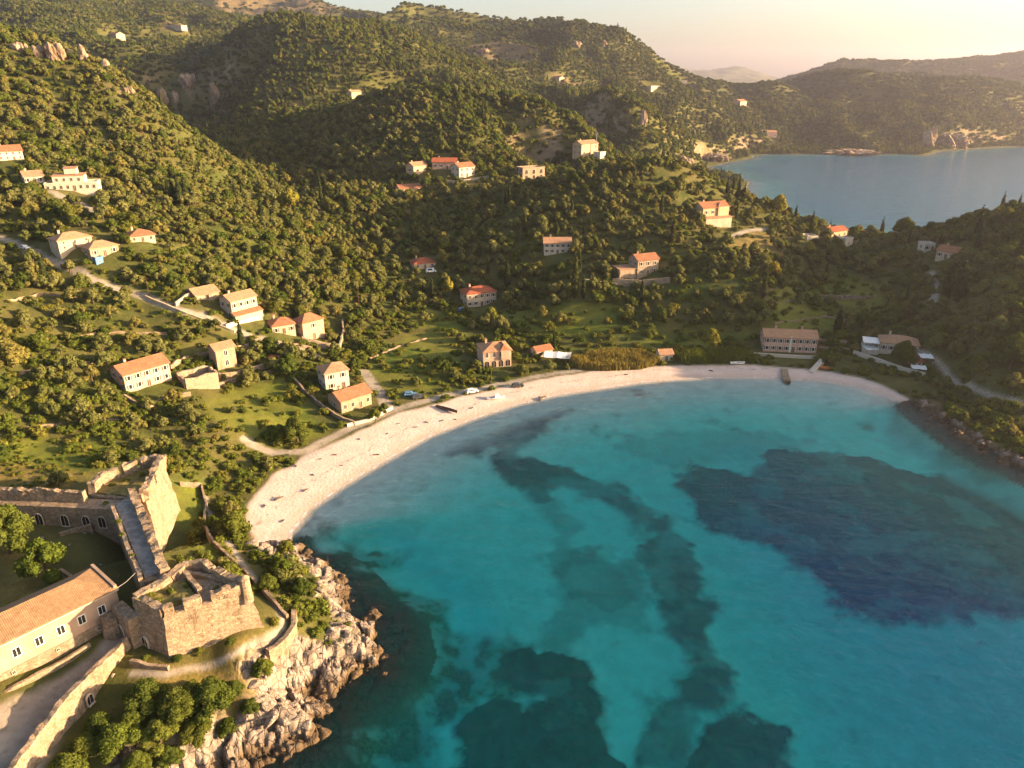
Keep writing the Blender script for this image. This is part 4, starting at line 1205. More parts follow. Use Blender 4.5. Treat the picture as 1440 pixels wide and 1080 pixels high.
house((582, 245), (601, 243), 10, 8, 'gable', 'faded_tile', 'ochre_render', 1, 2, 'small ochre house left of the broad red-roofed house', side=1)
house((562, 271), (593, 269), 5, 8, 'gable', 'terracotta', 'ochre_render', 1, 3, 'low long orange-roofed house below the hamlet of the middle ridge', side=1)
o, w, h, d, rh = house((735, 253), (766, 251), 14, 9, 'flat', None, 'village_stone', 2, 3, 'unfinished stone block with open storeys right of the hamlet', 'arch', side=2, door=False, ground='arch')
house((817, 219), (841, 217), 14, 9, 'gable', 'faded_tile', 'ochre_render', 2, 3, 'ochre house beside a tall mast at the end of the middle ridge', side=2)
house((843, 223), (852, 222), 7, 6, 'flat', None, 'white_render', 1, 1, 'tiny white cabin right of the ochre house with the mast', 'small', side=1, door=False)
house((928, 508), (946, 507), 9, 5, 'gable', 'faded_tile', 'white_render', 1, 1, 'small white gabled shed on the beach edge among golden reeds', side=0, chim=0, name='shed', cat='shed')
house((755, 503), (777, 499), 8, 5, 'gable', 'terracotta', 'cream_render', 1, 2, 'orange-roofed beach hut behind the white canopy', side=1, chim=0, name='beach_hut', cat='hut')
# far away
house((150, 56), (167, 55), 6, 12, 'gable', 'faded_tile', 'cream_render', 2, 3, 'pale house alone on the far left hills', side=2)
house((232, 41), (256, 40), 3.5, 10, 'flat', None, 'cream_render', 1, 5, 'long low pale building on the far left ridge', side=1)
house((495, 136), (510, 135), 5, 8, 'gable', 'faded_tile', 'ochre_render', 1, 4, 'ochre house on the saddle behind the middle ridge', side=1)
house((774, 116), (788, 117), 6, 10, 'gable', 'faded_tile', 'cream_render', 1, 3, 'pale house high on the far central slope', side=1)
house((912, 127), (930, 126), 4.5, 12, 'flat', None, 'cream_render', 1, 4, 'pale house on the far slope below the cliff', side=1)
house((1037, 150), (1053, 149), 6, 14, 'gable', 'terracotta', 'pink_render', 1, 3, 'pink house on the slope behind the far bay', side=1)
house((1076, 193), (1092, 193), 6, 12, 'gable', 'faded_tile', 'pink_render', 1, 3, 'small pale house just above the far bay shore', side=1)
house((955, 119), (966, 119), 5, 12, 'flat', None, 'white_render', 1, 2, 'tiny white house on the saddle under the distant mountains', side=1)

# walls and terraces round the houses
stone_wall([(176, 560), (203, 575), (244, 561), (268, 556)], 1.3, 'low pale terrace wall in front of the long pink farmhouse')
stone_wall([(309, 532), (335, 528), (362, 520), (402, 513)], 2.0, 'ruined grey wall running right from the roofless stone house', jag=.6)
stone_wall([(300, 545), (340, 532), (398, 522)], 1.2, 'low stone terrace wall below the ruined grey wall', jag=.3)
stone_wall([(240, 520), (262, 505), (300, 500), (350, 490)], 1.6, 'broken stone wall behind the ruined chapel', jag=.6)
stone_wall([(247, 431), (262, 420), (284, 409)], 1.6, 'cream entrance wall leading up from the road', mat='cream_render', jag=.1)
stone_wall([(205, 419), (255, 440), (330, 468)], 1.0, 'pale parapet along the lower edge of the road', jag=.05, mat='cream_render')
stone_wall([(318, 462), (352, 452), (370, 449)], 1.6, 'white garden wall below the cream two-storey house', mat='white_render', jag=.05)
stone_wall([(425, 482), (455, 490), (478, 492), (484, 470), (482, 456)], 2.4, 'sunlit pale yard wall round the tower house', mat='village_stone', jag=.15)
stone_wall([(365, 482), (385, 490), (418, 487), (440, 492)], 1.2, 'pale terrace wall in front of the single-storey cream house', jag=.05)
stone_wall([(413, 535), (432, 556), (455, 575), (478, 590), (500, 598)], 1.3, 'pale field wall left of the two beach houses', jag=.1)
stone_wall([(488, 600), (520, 592), (552, 575)], 1.0, 'low white seaside wall in front of the stone beach house', mat='white_render', jag=.05)
stone_wall([(862, 400), (900, 402), (942, 398)], 2.6, 'long stone retaining wall under the terraced stone house', mat='village_stone', jag=.1)
stone_wall([(822, 396), (845, 400), (868, 403)], 1.2, 'pale curved wall left of the terraced stone house', mat='cream_render', jag=.05)
stone_wall([(1200, 498), (1230, 508), (1270, 522), (1300, 530)], 1.6, 'white terrace wall below the white hipped-roof house', mat='white_render', jag=.05)
stone_wall([(590, 255), (640, 258), (690, 250)], 1.5, 'pale road wall below the white two-storey house of the hamlet', mat='cream_render', jag=.05)
stone_wall([(1150, 480), (1190, 482)], 1.0, 'short grey wall right of the long pink terrace', jag=.1)
stone_wall([(1150, 490), (1195, 493)], 1.0, 'second short grey wall right of the long pink terrace, nearer the beach', jag=.1)
for pts_, lb_ in (([(15, 528), (80, 516), (150, 506)], 'dry-stone terrace wall across the left of the grove below the road'), ([(40, 604), (110, 592), (175, 592)], 'dry-stone terrace wall left of the long pink farmhouse'), ([(90, 476), (160, 468), (235, 470)], 'upper dry-stone terrace wall in the grove just below the road'),
    ([(1092, 428), (1150, 416), (1232, 418)], 'upper dry-stone wall of the shaded terraced fields'), ([(1090, 456), (1160, 446), (1232, 448)], 'lower dry-stone wall of the shaded terraced fields'), ([(520, 505), (560, 488), (600, 476)], 'dry-stone wall crossing the green plain behind the beach'), ([(10, 425), (60, 414), (110, 418)], 'dry-stone terrace wall near the left edge below the road')):
    stone_wall(pts_, .65, lb_, jag=.4, w=.5, mat='fort_stone')
# canopies
def canopy(px, py, w, d, h, label, rz=0.2, mat='canvas_white'):
    x, y, z = hit(px, py)
    o = empty('canopy', (x, y, z), rz)
    tag(o, label, 'canopy')
    m = MB()
    n = 6
    for i in range(n):
        a0, a1 = -w / 2 + w * i / n, -w / 2 + w * (i + 1) / n
        s0, s1 = (h - 0.25 * math.sin(math.pi * 2 * i / n) ** 2 for i in (i, i + 1))
        b = [(a0, -d / 2, s0 - .3), (a1, -d / 2, s1 - .3), (a1, d / 2, s1), (a0, d / 2, s0)]
        m.prism(b, [(p[0], p[1], p[2] + .06) for p in b], mat)
    m.build('cloth', o)
    for sx in (-1, 1):
        for sy in (-1, 1):
            MB().cyl((sx * (w / 2 - .2), sy * (d / 2 - .2)), .07, .07, -.5, h - .3, 'metal_grey', 6).build('pole', o)
    keep(x, y, max(w, d) * .7)
canopy(784, 508, 10, 6, 2.8, 'wide white canopy spread beside the orange-roofed beach hut', -0.15)
canopy(1222, 497, 5, 4, 2.6, 'white sun canopy left of the white hipped-roof house', 0.1)
canopy(1300, 509, 4.5, 4, 2.6, 'white sun canopy right of the white hipped-roof house', -0.2)
canopy(1290, 524, 5, 3.5, 2.4, 'white sun canopy nearest the water on the east shore', -0.3)
# mast
x, y, z = hit(838, 217)
o = empty('mast', (x, y, z)); tag(o, 'tall thin mast standing beside the ochre house on the ridge end', 'mast')
MB().cyl((0, 0), .35, .18, -1, 15, 'metal_grey', 8).build('pole', o)
m = MB(); m.box(-1.1, 1.1, -.2, .2, 13.2, 14.4, 'metal_grey'); m.build('antenna', o)
# utility poles along the roads
def pole(px, py, h, label):
    x, y, z = hit(px, py)
    o = empty('utility_pole', (x, y, z)); tag(o, label, 'pole')
    MB().cyl((0, 0), .14, .1, -.6, h, 'wood_brown', 7).build('post', o)
    m = MB(); m.box(-.8, .8, -.07, .07, h - .7, h - .55, 'wood_brown'); m.build('crossarm', o)
pole(210, 418, 7.5, 'wooden utility pole beside the road near the cream entrance wall')
pole(505, 430, 8.0, 'pale utility pole at the edge of the green plain')
pole(691, 540, 7.0, 'utility pole on the beach track in front of the pink villa')

# vehicles and boats
def car(px, py, rz, paint, label, van=False):
    x, y, z = hit(px, py)
    o = empty('parked_van' if van else 'parked_car', (x, y, z + .02), rz)
    tag(o, label, 'van' if van else 'car')
    L, w_, h1, h2 = (4.9, 1.9, 1.05, 2.1) if van else (4.2, 1.75, .85, 1.45)
    prof = [(-L / 2, .3), (L / 2, .3), (L / 2, h1 - .1), (L / 2 - .2, h1), (L * .22, h1 + .02), (L * .08 if not van else L * .3, h2), (-L * .38, h2 - .02), (-L / 2 + .05, h1)]
    m = MB()
    n = len(prof)
    ws = [w_ / 2 if q[1] < h1 + .1 else w_ / 2 - .14 for q in prof]
    m.add([(q[0], -k, q[1]) for q, k in zip(prof, ws)] + [(q[0], k, q[1]) for q, k in zip(prof, ws)],
          [tuple(range(n)), tuple(range(2 * n - 1, n - 1, -1))] + [(i, i + n, (i + 1) % n + n, (i + 1) % n) for i in range(n)], paint)
    m.build('body', o)
    g = MB()
    for s in (-1, 1):
        yk = s * (w_ / 2 - .07)
        g.box(-L * .34, L * .12, min(yk, yk + s * .03), max(yk, yk + s * .03), h1 + .08, h2 - .14, 'window_glass')
    g.build('window', o)
    for sx in (-1, 1):
        for sy in (-1, 1):
            wm = MB(); wm.tube((sx * L * .31, sy * (w_ / 2 - .2), .32), (sx * L * .31, sy * (w_ / 2 + .02), .32), .32, .32, 'tyre_black', 12); wm.build('wheel', o)
    keep(x, y, 2.4)
car(35, 350, -0.45, 'car_white', 'white car parked on the road at the far left')
car(606, 383, 0.3, 'car_white', 'white van parked in front of the low dark-roofed house in the shade', True)
car(577, 556, 0.25, 'boat_blue', 'blue car parked by the track at the corner of the green plain')
car(588, 560, 0.35, 'car_dark', 'dark car parked just right of the blue car')
car(664, 552, 0.4, 'car_white', 'white car parked on the beach track left of the beached white boat')
car(728, 544, 0.2, 'car_dark', 'dark car parked on the track below the pink villa')
car(651, 437, 0.4, 'boat_blue', 'blue-grey car left of the red-roofed pale house')
car(385, 505, 0.2, 'car_red', 'red car on the stepped track below the tower house')
def boat(px, py, L, w_, rz, paint, label, z=None, name='rowing_boat', fill='wood_brown', cabin=False):
    x, y, zz = hit(px, py) if z is None else at_z(px, py, z)
    o = empty(name, (x, y, zz), rz); tag(o, label, 'boat')
    st = 9
    m = MB()
    outer, inner = [], []
    for i in range(st):
        f = i / (st - 1)
        hw = w_ / 2 * (math.sin(math.pi * min(1, .18 + f * .62)) if f < .5 else math.cos((f - .5) * math.pi * .98)) * 1.0
        hw = max(.03, hw)
        xx = -L / 2 + L * f
        sh = .75 + .35 * (f - .4) ** 2 * 2
        outer.append([(xx, -hw, sh), (xx, -hw * .75, .25), (xx, 0, .02), (xx, hw * .75, .25), (xx, hw, sh)])
        inner.append([(xx, hw * .86, sh), (xx, hw * .6, .35), (xx, 0, .2), (xx, -hw * .6, .35), (xx, -hw * .86, sh)])
    v, fcs = [], []
    for a in (outer, inner):
        b = len(v)
        for r in a: v += r
        for i in range(st - 1):
            for j in range(4):
                fcs.append((b + i * 5 + j, b + i * 5 + j + 1, b + (i + 1) * 5 + j + 1, b + (i + 1) * 5 + j))
    B = st * 5
    for i in range(st - 1):
        fcs += [(i * 5, (i + 1) * 5, B + (i + 1) * 5 + 4, B + i * 5 + 4), (i * 5 + 4, B + i * 5, B + (i + 1) * 5, (i + 1) * 5 + 4)]
    fcs += [(0, 1, 2, 3, 4)]
    m.add(v, fcs, paint)
    m.build('hull', o)
    for k in (-.25, .08, .3):
        bm2 = MB(); bm2.box(L * k - .12, L * k + .12, -w_ * .33, w_ * .33, .5, .56, fill); bm2.build('thwart', o)
    if cabin:
        c = MB(); c.box(-L * .05, L * .22, -w_ * .28, w_ * .28, .6, 1.7, 'boat_white'); c.build('cabin', o)
    keep(x, y, L * .6)
boat(628, 577, 8.5, 1.5, -0.55, 'boat_hull', 'long dark rowing boat drawn up on the sunny beach')
boat(697, 561, 6.0, 2.1, 0.25, 'boat_white', 'white boat with a small cabin beached below the pink villa', cabin=True, name='motor_boat')
boat(1160, 519, 5.0, 1.9, -0.3, 'boat_orange', 'orange boat lying on the shaded beach')
boat(1108, 537, 5.5, 1.8, 1.3, 'boat_hull', 'dark boat moored at the end of the little stone jetty', z=-0.15)
boat(1037, 512, 5.5, 1.8, 0.1, 'boat_white', 'white boat pulled up under trees on the shaded beach')
# jetty
P = [hit(1103, 519), at_z(1104, 526, .6), at_z(1107, 536, .6)]
m = MB(); m.wall([p[:2] for p in P], 2.4, [-2.5] * 3, [1.1, .9, .8], 'rubble_stone', .35, 1.2, random.Random(4))
o = m.build('jetty'); tag(o, 'short rough stone jetty at the shaded end of the beach', 'jetty')
m = MB(); a = hit(1140, 524); b = hit(1155, 512)
m.wall([a[:2], b[:2]], 1.8, [a[2] - 1, b[2] - 1], [a[2] + .4, b[2] + 2.0], 'white_render')
o = m.build('boat_ramp'); tag(o, 'white concrete boat ramp next to the orange boat', 'ramp')
# flotsam on the sand
drift = [(404, 640, 1.2), (415, 655, 1.5), (392, 702, 2.2), (372, 712, 1.4), (450, 646, 1.0), (470, 640, 1.3), (505, 618, 1.1), (520, 600, 1.2), (529, 640, 1.6), (560, 596, 1.0), (585, 601, 1.1), (600, 594, 1.3), (622, 592, 1.2), (640, 590, 1.0), (664, 574, 1.3), (430, 690, 1.6), (760, 562, 2.6), (765, 559, 2.0), (880, 527, 1.4), (1000, 522, 1.6), (480, 655, .9), (545, 610, .9), (440, 668, 1.1), (398, 733, 1.2)]
rdr = random.Random(9)
def branch_mesh():
    m = MB()
    m.tube((-.9, 0, .12), (0, .1, .2), .13, .16, 'drift_wood', 6); m.tube((0, .1, .2), (.95, -.05, .14), .16, .07, 'drift_wood', 6)
    m.tube((.1, .1, .2), (.5, .55, .35), .08, .04, 'drift_wood', 5); m.tube((-.4, .05, .2), (-.6, -.45, .25), .07, .03, 'drift_wood', 5)
    return m.mesh('driftwood')
dm_ = branch_mesh()
for px, py, s in drift:
    x, y, z = hit(px, py)
    o = link('driftwood', dm_, None, (x, y, z)); o.rotation_euler = (0, 0, rdr.uniform(0, 6)); o.scale = (s * .62, s * .62, s * .8)
    tag(o, 'dark piece of driftwood lying on the pale beach', 'driftwood', 'driftwood on the beach')

# ------------------------------------------------------------------ loose rocks and cliffs
def rock_mesh(g, name, n=16, flat=.7, mat='shore_rock'):
    b = bmesh.new()
    for _ in range(n):
        d = g.normal(size=3); d /= np.linalg.norm(d)
        b.verts.new(d * (1, g.uniform(.7, 1.0), flat) * g.uniform(.85, 1.05))
    r = bmesh.ops.convex_hull(b, input=b.verts)
    bmesh.ops.delete(b, geom=[v for v in b.verts if not v.link_faces], context='VERTS')
    bmesh.ops.bevel(b, geom=b.edges[:], offset=.07, segments=1, affect='EDGES')
    me = bpy.data.meshes.new(name); b.to_mesh(me); b.free()
    me.materials.append(M[mat])
    return me
g_ = np.random.default_rng(44)
ROCKS = [rock_mesh(g_, 'boulder', int(g_.integers(12, 20)), g_.uniform(.5, .85)) for _ in range(9)]
def strew(shore, n, smin, smax, off0, off1, label, group, g):
    seg = np.array(shore); dl = np.hypot(*np.diff(seg, axis=0).T); cum = np.r_[0, np.cumsum(dl)]
    for i in range(n):
        s = g.uniform(0, cum[-1]); k = min(len(dl) - 1, np.searchsorted(cum, s) - 1); f = (s - cum[k]) / dl[k]
        p = seg[k] * (1 - f) + seg[k + 1] * f
        tdir = (seg[k + 1] - seg[k]) / dl[k]
        nrm = np.array([-tdir[1], tdir[0]])
        off = g.uniform(off0, off1)
        q = p + nrm * off
        z = float(height(q[0], q[1]))
        if z < -1.2: continue
        sc = smin + (smax - smin) * g.uniform() ** 2.2
        o = link('boulder', ROCKS[int(g.integers(0, len(ROCKS)))], None, (q[0], q[1], z - sc * .15))
        o.rotation_euler = (g.uniform(-.4, .4), g.uniform(-.4, .4), g.uniform(0, 6.28)); o.scale = (sc * g.uniform(.8, 1.3), sc, sc * g.uniform(.7, 1.1))
        tag(o, label, 'rock', group)
strew(W(SHORE_ROCK_W)[1:], 190, .5, 2.4, -2.0, 11, 'angular pale limestone boulder on the rocky point below the fortress', 'boulders of the west rocky point', g_)
strew(W(SHORE_ROCK_E)[:6], 80, .5, 1.8, -1.2, 3.5, 'grey boulder on the shaded rocky shore of the east headland', 'boulders of the east shore', g_)
def outcrop(px, py, wpx, hpx, label, seed, z_sink=.25, dp_=0.7):
    x, y, z = hit(px, py)
    dep_ = to_px(x, y, z)[2]
    w_, h_ = wpx * dep_ / FPX / 2, hpx * dep_ / FPX
    v, f = ico(5)
    q = v * 1.0
    p = q * (w_ / 6.0, w_ * dp_ / 6.0, h_ / 22.0) + seed * 3.7
    n1 = fbm(p[:, 0] + p[:, 2], p[:, 1] + p[:, 2] * .6, 5, seed)
    f1_, f2_, _ = worley(p[:, 0] * 1.1 + p[:, 1], p[:, 2] * 1.6 + p[:, 1] * .7, seed)
    flute = np.abs(fbm(p[:, 0] * 2.2 + p[:, 1] * 1.4, p[:, 2] * .25, 4, seed + 50))
    d = .92 + .55 * n1 + .40 * np.minimum(f2_ - f1_, .5) - .45 * np.minimum(flute, .4)
    co = q * d[:, None] * (w_, w_ * dp_, h_ * .62)
    me = bpy.data.meshes.new('rock_outcrop')
    me.from_pydata(co.tolist(), [], f.tolist())
    me.materials.append(M['cliff_rock'])
    o = link('rock_outcrop', me, None, (x, y + w_ * dp_ * .35, z + h_ * .3))
    tag(o, label, 'cliff')
    keep(x, y, w_ * .9)
    keep(x, y - w_ * 1.3, w_ * .8)
for i, (px, py, w_, h_, lb) in enumerate([
    (28, 70, 26, 12, 'leftmost pale crag of the cliff row on the west ridge'), (55, 80, 20, 20, 'rounded crag second from the left in the west cliff row'), (78, 84, 26, 24, 'largest pale crag in the middle of the west cliff row'),
    (98, 82, 14, 14, 'small crag right of the largest one in the west cliff row'), (117, 88, 16, 24, 'tall crag at the right end of the west cliff row'), (148, 100, 14, 14, 'lone white crag right of the west cliff row'),
    (180, 132, 16, 10, 'pale rock at the end of the bare orange scar'), (229, 150, 14, 24, 'sharp crag at the tip of the west ridge above the gorge'), (247, 143, 12, 16, 'shaded grey crag across the gorge'),
    (303, 145, 14, 30, 'tall shaded cliff on the left flank of the big middle hill'), (266, 120, 24, 16, 'broad shaded cliff above the gorge'), (680, 75, 16, 8, 'pale cliff face on the far central hill'), (598, 62, 10, 6, 'small pale rock face left of the far central cliff'),
    (810, 66, 14, 9, 'grey cliff face near the right end of the far central hill'), (850, 66, 8, 10, 'dark cleft cliff right of the grey far cliff face'), (905, 176, 12, 22, 'orange cliff scar above the headland by the far bay'),
    (1306, 208, 16, 30, 'sunlit orange sea cliff at the corner of the far bay'), (1340, 208, 40, 20, 'brown sea cliff right of the sunlit orange one'), (1000, 226, 50, 10, 'low brown sea cliff at the left shore of the far bay'), (960, 232, 30, 12, 'low shaded sea cliff half hidden behind the middle hill'), (1200, 217, 70, 6, 'long low rock band along the far bay shore')]):
    outcrop(px, py, w_, h_, lb, i + 1)
# ------------------------------------------------------------------ the fortress
PZ = lambda px, py, z: at_z(px, py, z)[:2]
rf = random.Random(21)
def ring(pts, z): return [(x, y, z) for x, y in pts]
def spread(pts, k):
    """push a ring outwards by k metres from its centre edges (batter)"""
    n = len(pts); out = []
    for i in range(n):
        a, b, c = Vector(pts[i - 1]), Vector(pts[i]), Vector(pts[(i + 1) % n])
        n1 = (b - a).normalized(); n2 = (c - b).normalized()
        n1, n2 = Vector((n1.y, -n1.x)), Vector((n2.y, -n2.x))
        m = (n1 + n2); m = m / max(.35, m.length_squared) * 2
        out.append(tuple(b + m * k * .5 * 1.0))
    return out
def ccw(pts):
    a = sum(pts[i][0] * pts[(i + 1) % len(pts)][1] - pts[(i + 1) % len(pts)][0] * pts[i][1] for i in range(len(pts)))
    return pts if a > 0 else pts[::-1]
def rough(o, amt, sub=3, seed=0):
    """cut the faces finer and push the vertices about: worn masonry instead of ruled planes"""
    b = bmesh.new(); b.from_mesh(o.data)
    bmesh.ops.triangulate(b, faces=[f for f in b.faces if len(f.verts) > 4])
    for _ in range(sub):
        long_ = [e for e in b.edges if e.calc_length() > 1.1]
        if long_:
            bmesh.ops.subdivide_edges(b, edges=long_, cuts=1, use_grid_fill=True)
    bmesh.ops.triangulate(b, faces=b.faces[:])
    co = np.array([v.co[:] for v in b.verts])
    nx = fbm(co[:, 0] * .8 + co[:, 2] * .5, co[:, 1] * .8 + co[:, 2] * .9, 4, seed + 1) * amt
    ny = fbm(co[:, 0] * .8 - co[:, 2] * .7, co[:, 1] * .8 + co[:, 2] * .4, 4, seed + 2) * amt
    nz = fbm(co[:, 0] * .9, co[:, 1] * .9, 3, seed + 3) * amt * 1.1
    for v, a, c, d in zip(b.verts, nx, ny, nz):
        v.co += Vector((a, c, d))
    b.to_mesh(o.data); b.free(); o.data.update()
# -- front bastion
FT = [PZ(228, 860, 20), PZ(348, 822, 20), PZ(317, 808, 20), PZ(288, 788, 20.2), PZ(256, 793, 20), PZ(236, 812, 20), PZ(186, 842, 20)]
FT = ccw(FT)
bast = empty('bastion', (0, 0, 0)); tag(bast, 'front bastion with sloping stone faces, gun gaps and a grassy top', 'bastion')
b1 = spread(FT, 2.6)
m = MB(); m.prism(ring(b1, 7), ring(FT, 18.4), 'fort_stone'); o = m.build('sloping_wall', bast); rough(o, .22, 3, 1)
m = MB()
cord = spread(FT, .28)
m.prism(ring(cord, 18.4), ring(cord, 18.75), 'rubble_stone'); m.build('cordon', bast)
def para(pts, gaps, z0, z1, w, mat, jag):
    m = MB()
    for i in range(len(pts) - 1):
        a, b = Vector(pts[i]), Vector(pts[i + 1])
        cuts = [0.0] + [q for g in gaps.get(i, []) for q in g] + [1.0]
        for k in range(0, len(cuts), 2):
            if cuts[k + 1] - cuts[k] > .02:
                m.wall([tuple(a.lerp(b, cuts[k])), tuple(a.lerp(b, cuts[k + 1]))], w, z0, z1, mat, jag, 2.3, rf)
        for g in gaps.get(i, []):
            m.wall([tuple(a.lerp(b, g[0])), tuple(a.lerp(b, g[1]))], w * .96, z0, z0 + .35, mat)
    return m
inn = spread(FT, -.75)
k0 = min(range(len(inn)), key=lambda i: math.dist(inn[i], PZ(186, 842, 20)))
seq = [inn[(k0 + i) % len(inn)] for i in range(len(inn))] + [inn[k0]]
m = para(seq, {1: [(.12, .24), (.46, .58)], 3: [(.4, .55)]}, 18.7, 20.6, 1.3, 'fort_stone', .22); o = m.build('parapet', bast); rough(o, .32, 3, 5)
m = MB()
mound = ccw([PZ(200, 842, 19.4), PZ(232, 852, 19.4), PZ(280, 838, 19.4), PZ(262, 812, 19.4), PZ(238, 818, 19.4)])
m.prism(ring(mound, 18.6), ring(spread(mound, -.8), 19.5), 'grass_earth'); o = m.build('grassy_top', bast); rough(o, .3, 3, 8)
m = MB(); m.wall([PZ(262, 812, 19), PZ(282, 835, 19)], .8, 18.6, 20.3, 'fort_stone', .3, 1.1, rf); m.wall([PZ(258, 806, 19), PZ(318, 818, 19)], .7, 18.6, 19.6, 'rubble_stone', .3, 1.1, rf); m.build('inner_wall', bast)
m = MB(); tx, ty = PZ(344, 822, 20)
m.cyl((tx, ty), 1.15, .95, 16.6, 18.9, 'fort_stone', 12); m.cyl((tx, ty), .95, .9, 18.9, 21.3, 'fort_stone', 12); m.cyl((tx, ty), 1.0, .25, 21.3, 21.9, 'rubble_stone', 12); m.build('sentry_turret', bast)
m = MB(); a = PZ(211, 925, 11.2)
fl = (Vector(b1[0]) + Vector(b1[1])) / 2
o = link('archway', OPEN['arch'], bast)
e0, e1 = Vector(PZ(190, 900, 11)), Vector(PZ(228, 924, 11))
o.location = (*(e0.lerp(e1, .45)), 11.0); o.rotation_euler = (0, 0, math.atan2(e1.y - e0.y, e1.x - e0.x)); o.scale = (.9, 4.0, .9)
# -- rampart walk
RW = ccw([PZ(158, 712, 19.3), PZ(197, 818, 19.3), PZ(240, 812, 19.3), PZ(190, 692, 19.3)])
ramp = empty('rampart', (0, 0, 0)); tag(ramp, 'paved rampart walk between the two bastions, above the dark courtyard', 'rampart')
m = MB(); m.prism(ring(spread(RW, .5), 6), ring(RW, 19.1), 'fort_stone'); o = m.build('wall', ramp); rough(o, .18, 3, 11)
m = MB(); wk = ccw([PZ(162, 710, 19.35), PZ(204, 813, 19.35), PZ(226, 803, 19.35), PZ(182, 698, 19.35)]); m.prism(ring(wk, 18.5), ring(wk, 19.36), 'walk_paving'); m.build('walkway', ramp)
m = MB(); m.wall([PZ(159, 713, 19.8), PZ(178, 765, 19.8), PZ(199, 816, 19.8)], .7, 18.6, 20.3, 'rubble_stone', .25, 1.2, rf); o = m.build('inner_parapet', ramp); rough(o, .1, 1, 12)
m = MB(); m.wall([PZ(186, 692, 20), PZ(208, 745, 20), PZ(232, 806, 20)], 1.5, 18.6, 21.0, 'fort_stone', .3, 1.2, rf); o = m.build('outer_parapet', ramp); rough(o, .3, 3, 13)
# -- rear bastion
RT = ccw([PZ(126, 688, 20), PZ(180, 694, 20), PZ(204, 697, 20), PZ(230, 645, 20.3), PZ(215, 643, 20.3), PZ(140, 672, 20)])
rb = empty('bastion', (0, 0, 0)); tag(rb, 'rear bastion with a pale crumbling outer face and a dry grassy platform', 'bastion')
m = MB(); m.prism(ring(spread(RT, 2.2), 6), ring(RT, 18.6), 'rubble_stone'); o = m.build('sloping_wall', rb); rough(o, .45, 3, 21)
pin = spread(RT, -.6)
i0 = min(range(len(pin)), key=lambda i: math.dist(pin[i], PZ(204, 697, 20)))
sq = [pin[(i0 + i) % len(pin)] for i in range(len(pin))]
m = para(sq[:5], {0: [(.35, .45)], 2: [(.25, .33), (.6, .68)]}, 18.5, 21.2, 1.5, 'rubble_stone', .4); o = m.build('parapet', rb); rough(o, .4, 3, 23)
m = MB(); m.wall([sq[0], sq[-1]], 1.3, 18.5, 20.4, 'rubble_stone', .3, 1.2, rf); o = m.build('gorge_wall', rb); rough(o, .15, 1, 24)
m = MB(); gp = spread(RT, -1.4); m.prism(ring(gp, 18.5), ring(gp, 18.9), 'grass_earth'); o = m.build('grassy_platform', rb); rough(o, .3, 3, 25)
# -- curtain behind the courtyard
cu = empty('curtain_wall', (0, 0, 0)); tag(cu, 'long curtain wall with dark niches closing the far side of the courtyard', 'wall')
a0, a1 = PZ(-150, 702, 18.5), PZ(164, 716, 18.5)
dv = (Vector(a1) - Vector(a0)).normalized(); nv_ = Vector((-dv.y, dv.x))
q0, q1 = Vector(a0) + nv_ * 3.6, Vector(a1) + nv_ * 3.6
m = MB(); m.prism(ring([a0, a1, tuple(q1), tuple(q0)], 6), ring([a0, a1, tuple(q1), tuple(q0)], 18.4), 'fort_stone'); o = m.build('wall', cu); rough(o, .16, 3, 31)
m = MB(); m.wall([tuple(Vector(a0) + nv_ * 2.4), tuple(Vector(a0).lerp(Vector(a1), .55) + nv_ * 2.4), tuple(Vector(a1) - dv * 8 + nv_ * 2.4)], 1.1, 18.2, 21.0, 'fort_stone', .3, 1.2, rf); o = m.build('parapet', cu); rough(o, .3, 3, 32)
for px in (20, 52, 88, 118, 140):
    f = (px + 150) / 314.0
    p_ = Vector(a0).lerp(Vector(a1), f)
    o = link('niche', OPEN['arch'], cu, (p_.x, p_.y - .18, 14.0)); o.rotation_euler = (0, 0, math.atan2(dv.y, dv.x)); o.scale = (.85, 2, 1.0)
# -- courtyard bits
stone_wall([(86, 806), (100, 815), (106, 822)], 1.2, 'low dark wall stub in the courtyard beside the barracks roof', z=14, jag=.2)
stone_wall([(84, 755), (104, 748), (130, 742)], .8, 'ruined stone step line at the back of the courtyard', z=14, jag=.3)
# -- barracks
Rc = Vector(PZ(163, 827, 19.2)); dirv = Vector((-.64, -.77)).normalized(); Lc = Rc + dirv * 34
bw, bd, bh, bz = 34.0, 9.0, 8.6, 10.6
nb = Vector((dirv.y, -dirv.x)); nb = nb if nb.x < 0 else -nb
cc_ = (Rc + Lc) / 2 + nb * bd / 2
brk = empty('barracks', (cc_.x, cc_.y, bz), math.atan2(-dirv.y, -dirv.x)); tag(brk, 'long barracks with a tan tiled roof and a row of white-framed windows', 'building')
m = MB(); m.box(-bw / 2, bw / 2, -bd / 2, bd / 2, -4, bh, 'barracks_render')
m.prism(ring([(-bw / 2 - .5, -bd / 2 - .6), (bw / 2, -bd / 2 - .6), (bw / 2, -bd / 2), (-bw / 2 - .5, -bd / 2)], -4), ring([(-bw / 2 - .5, -bd / 2 - .12), (bw / 2, -bd / 2 - .12), (bw / 2, -bd / 2), (-bw / 2 - .5, -bd / 2)], 3.4), 'rubble_stone')
o = m.build('wall', brk)
r_ = MB(); roof_mesh(r_, bw, bd, bh, 2.1, 'hip', 'barracks_tile', .35); ro = r_.build('roof', brk)
m = MB(); m.box(bw / 2 - .35, bw / 2 + .15, -bd / 2 - .1, bd / 2 + .1, bh + .15, bh + .75, 'barracks_render'); m.build('end_parapet', brk)
m = MB(); m.box(-bw / 2 - .3, bw / 2 + .3, -bd / 2 - .3, -bd / 2 - .002, bh - .42, bh - .2, 'stone_trim'); m.build('cornice', brk)
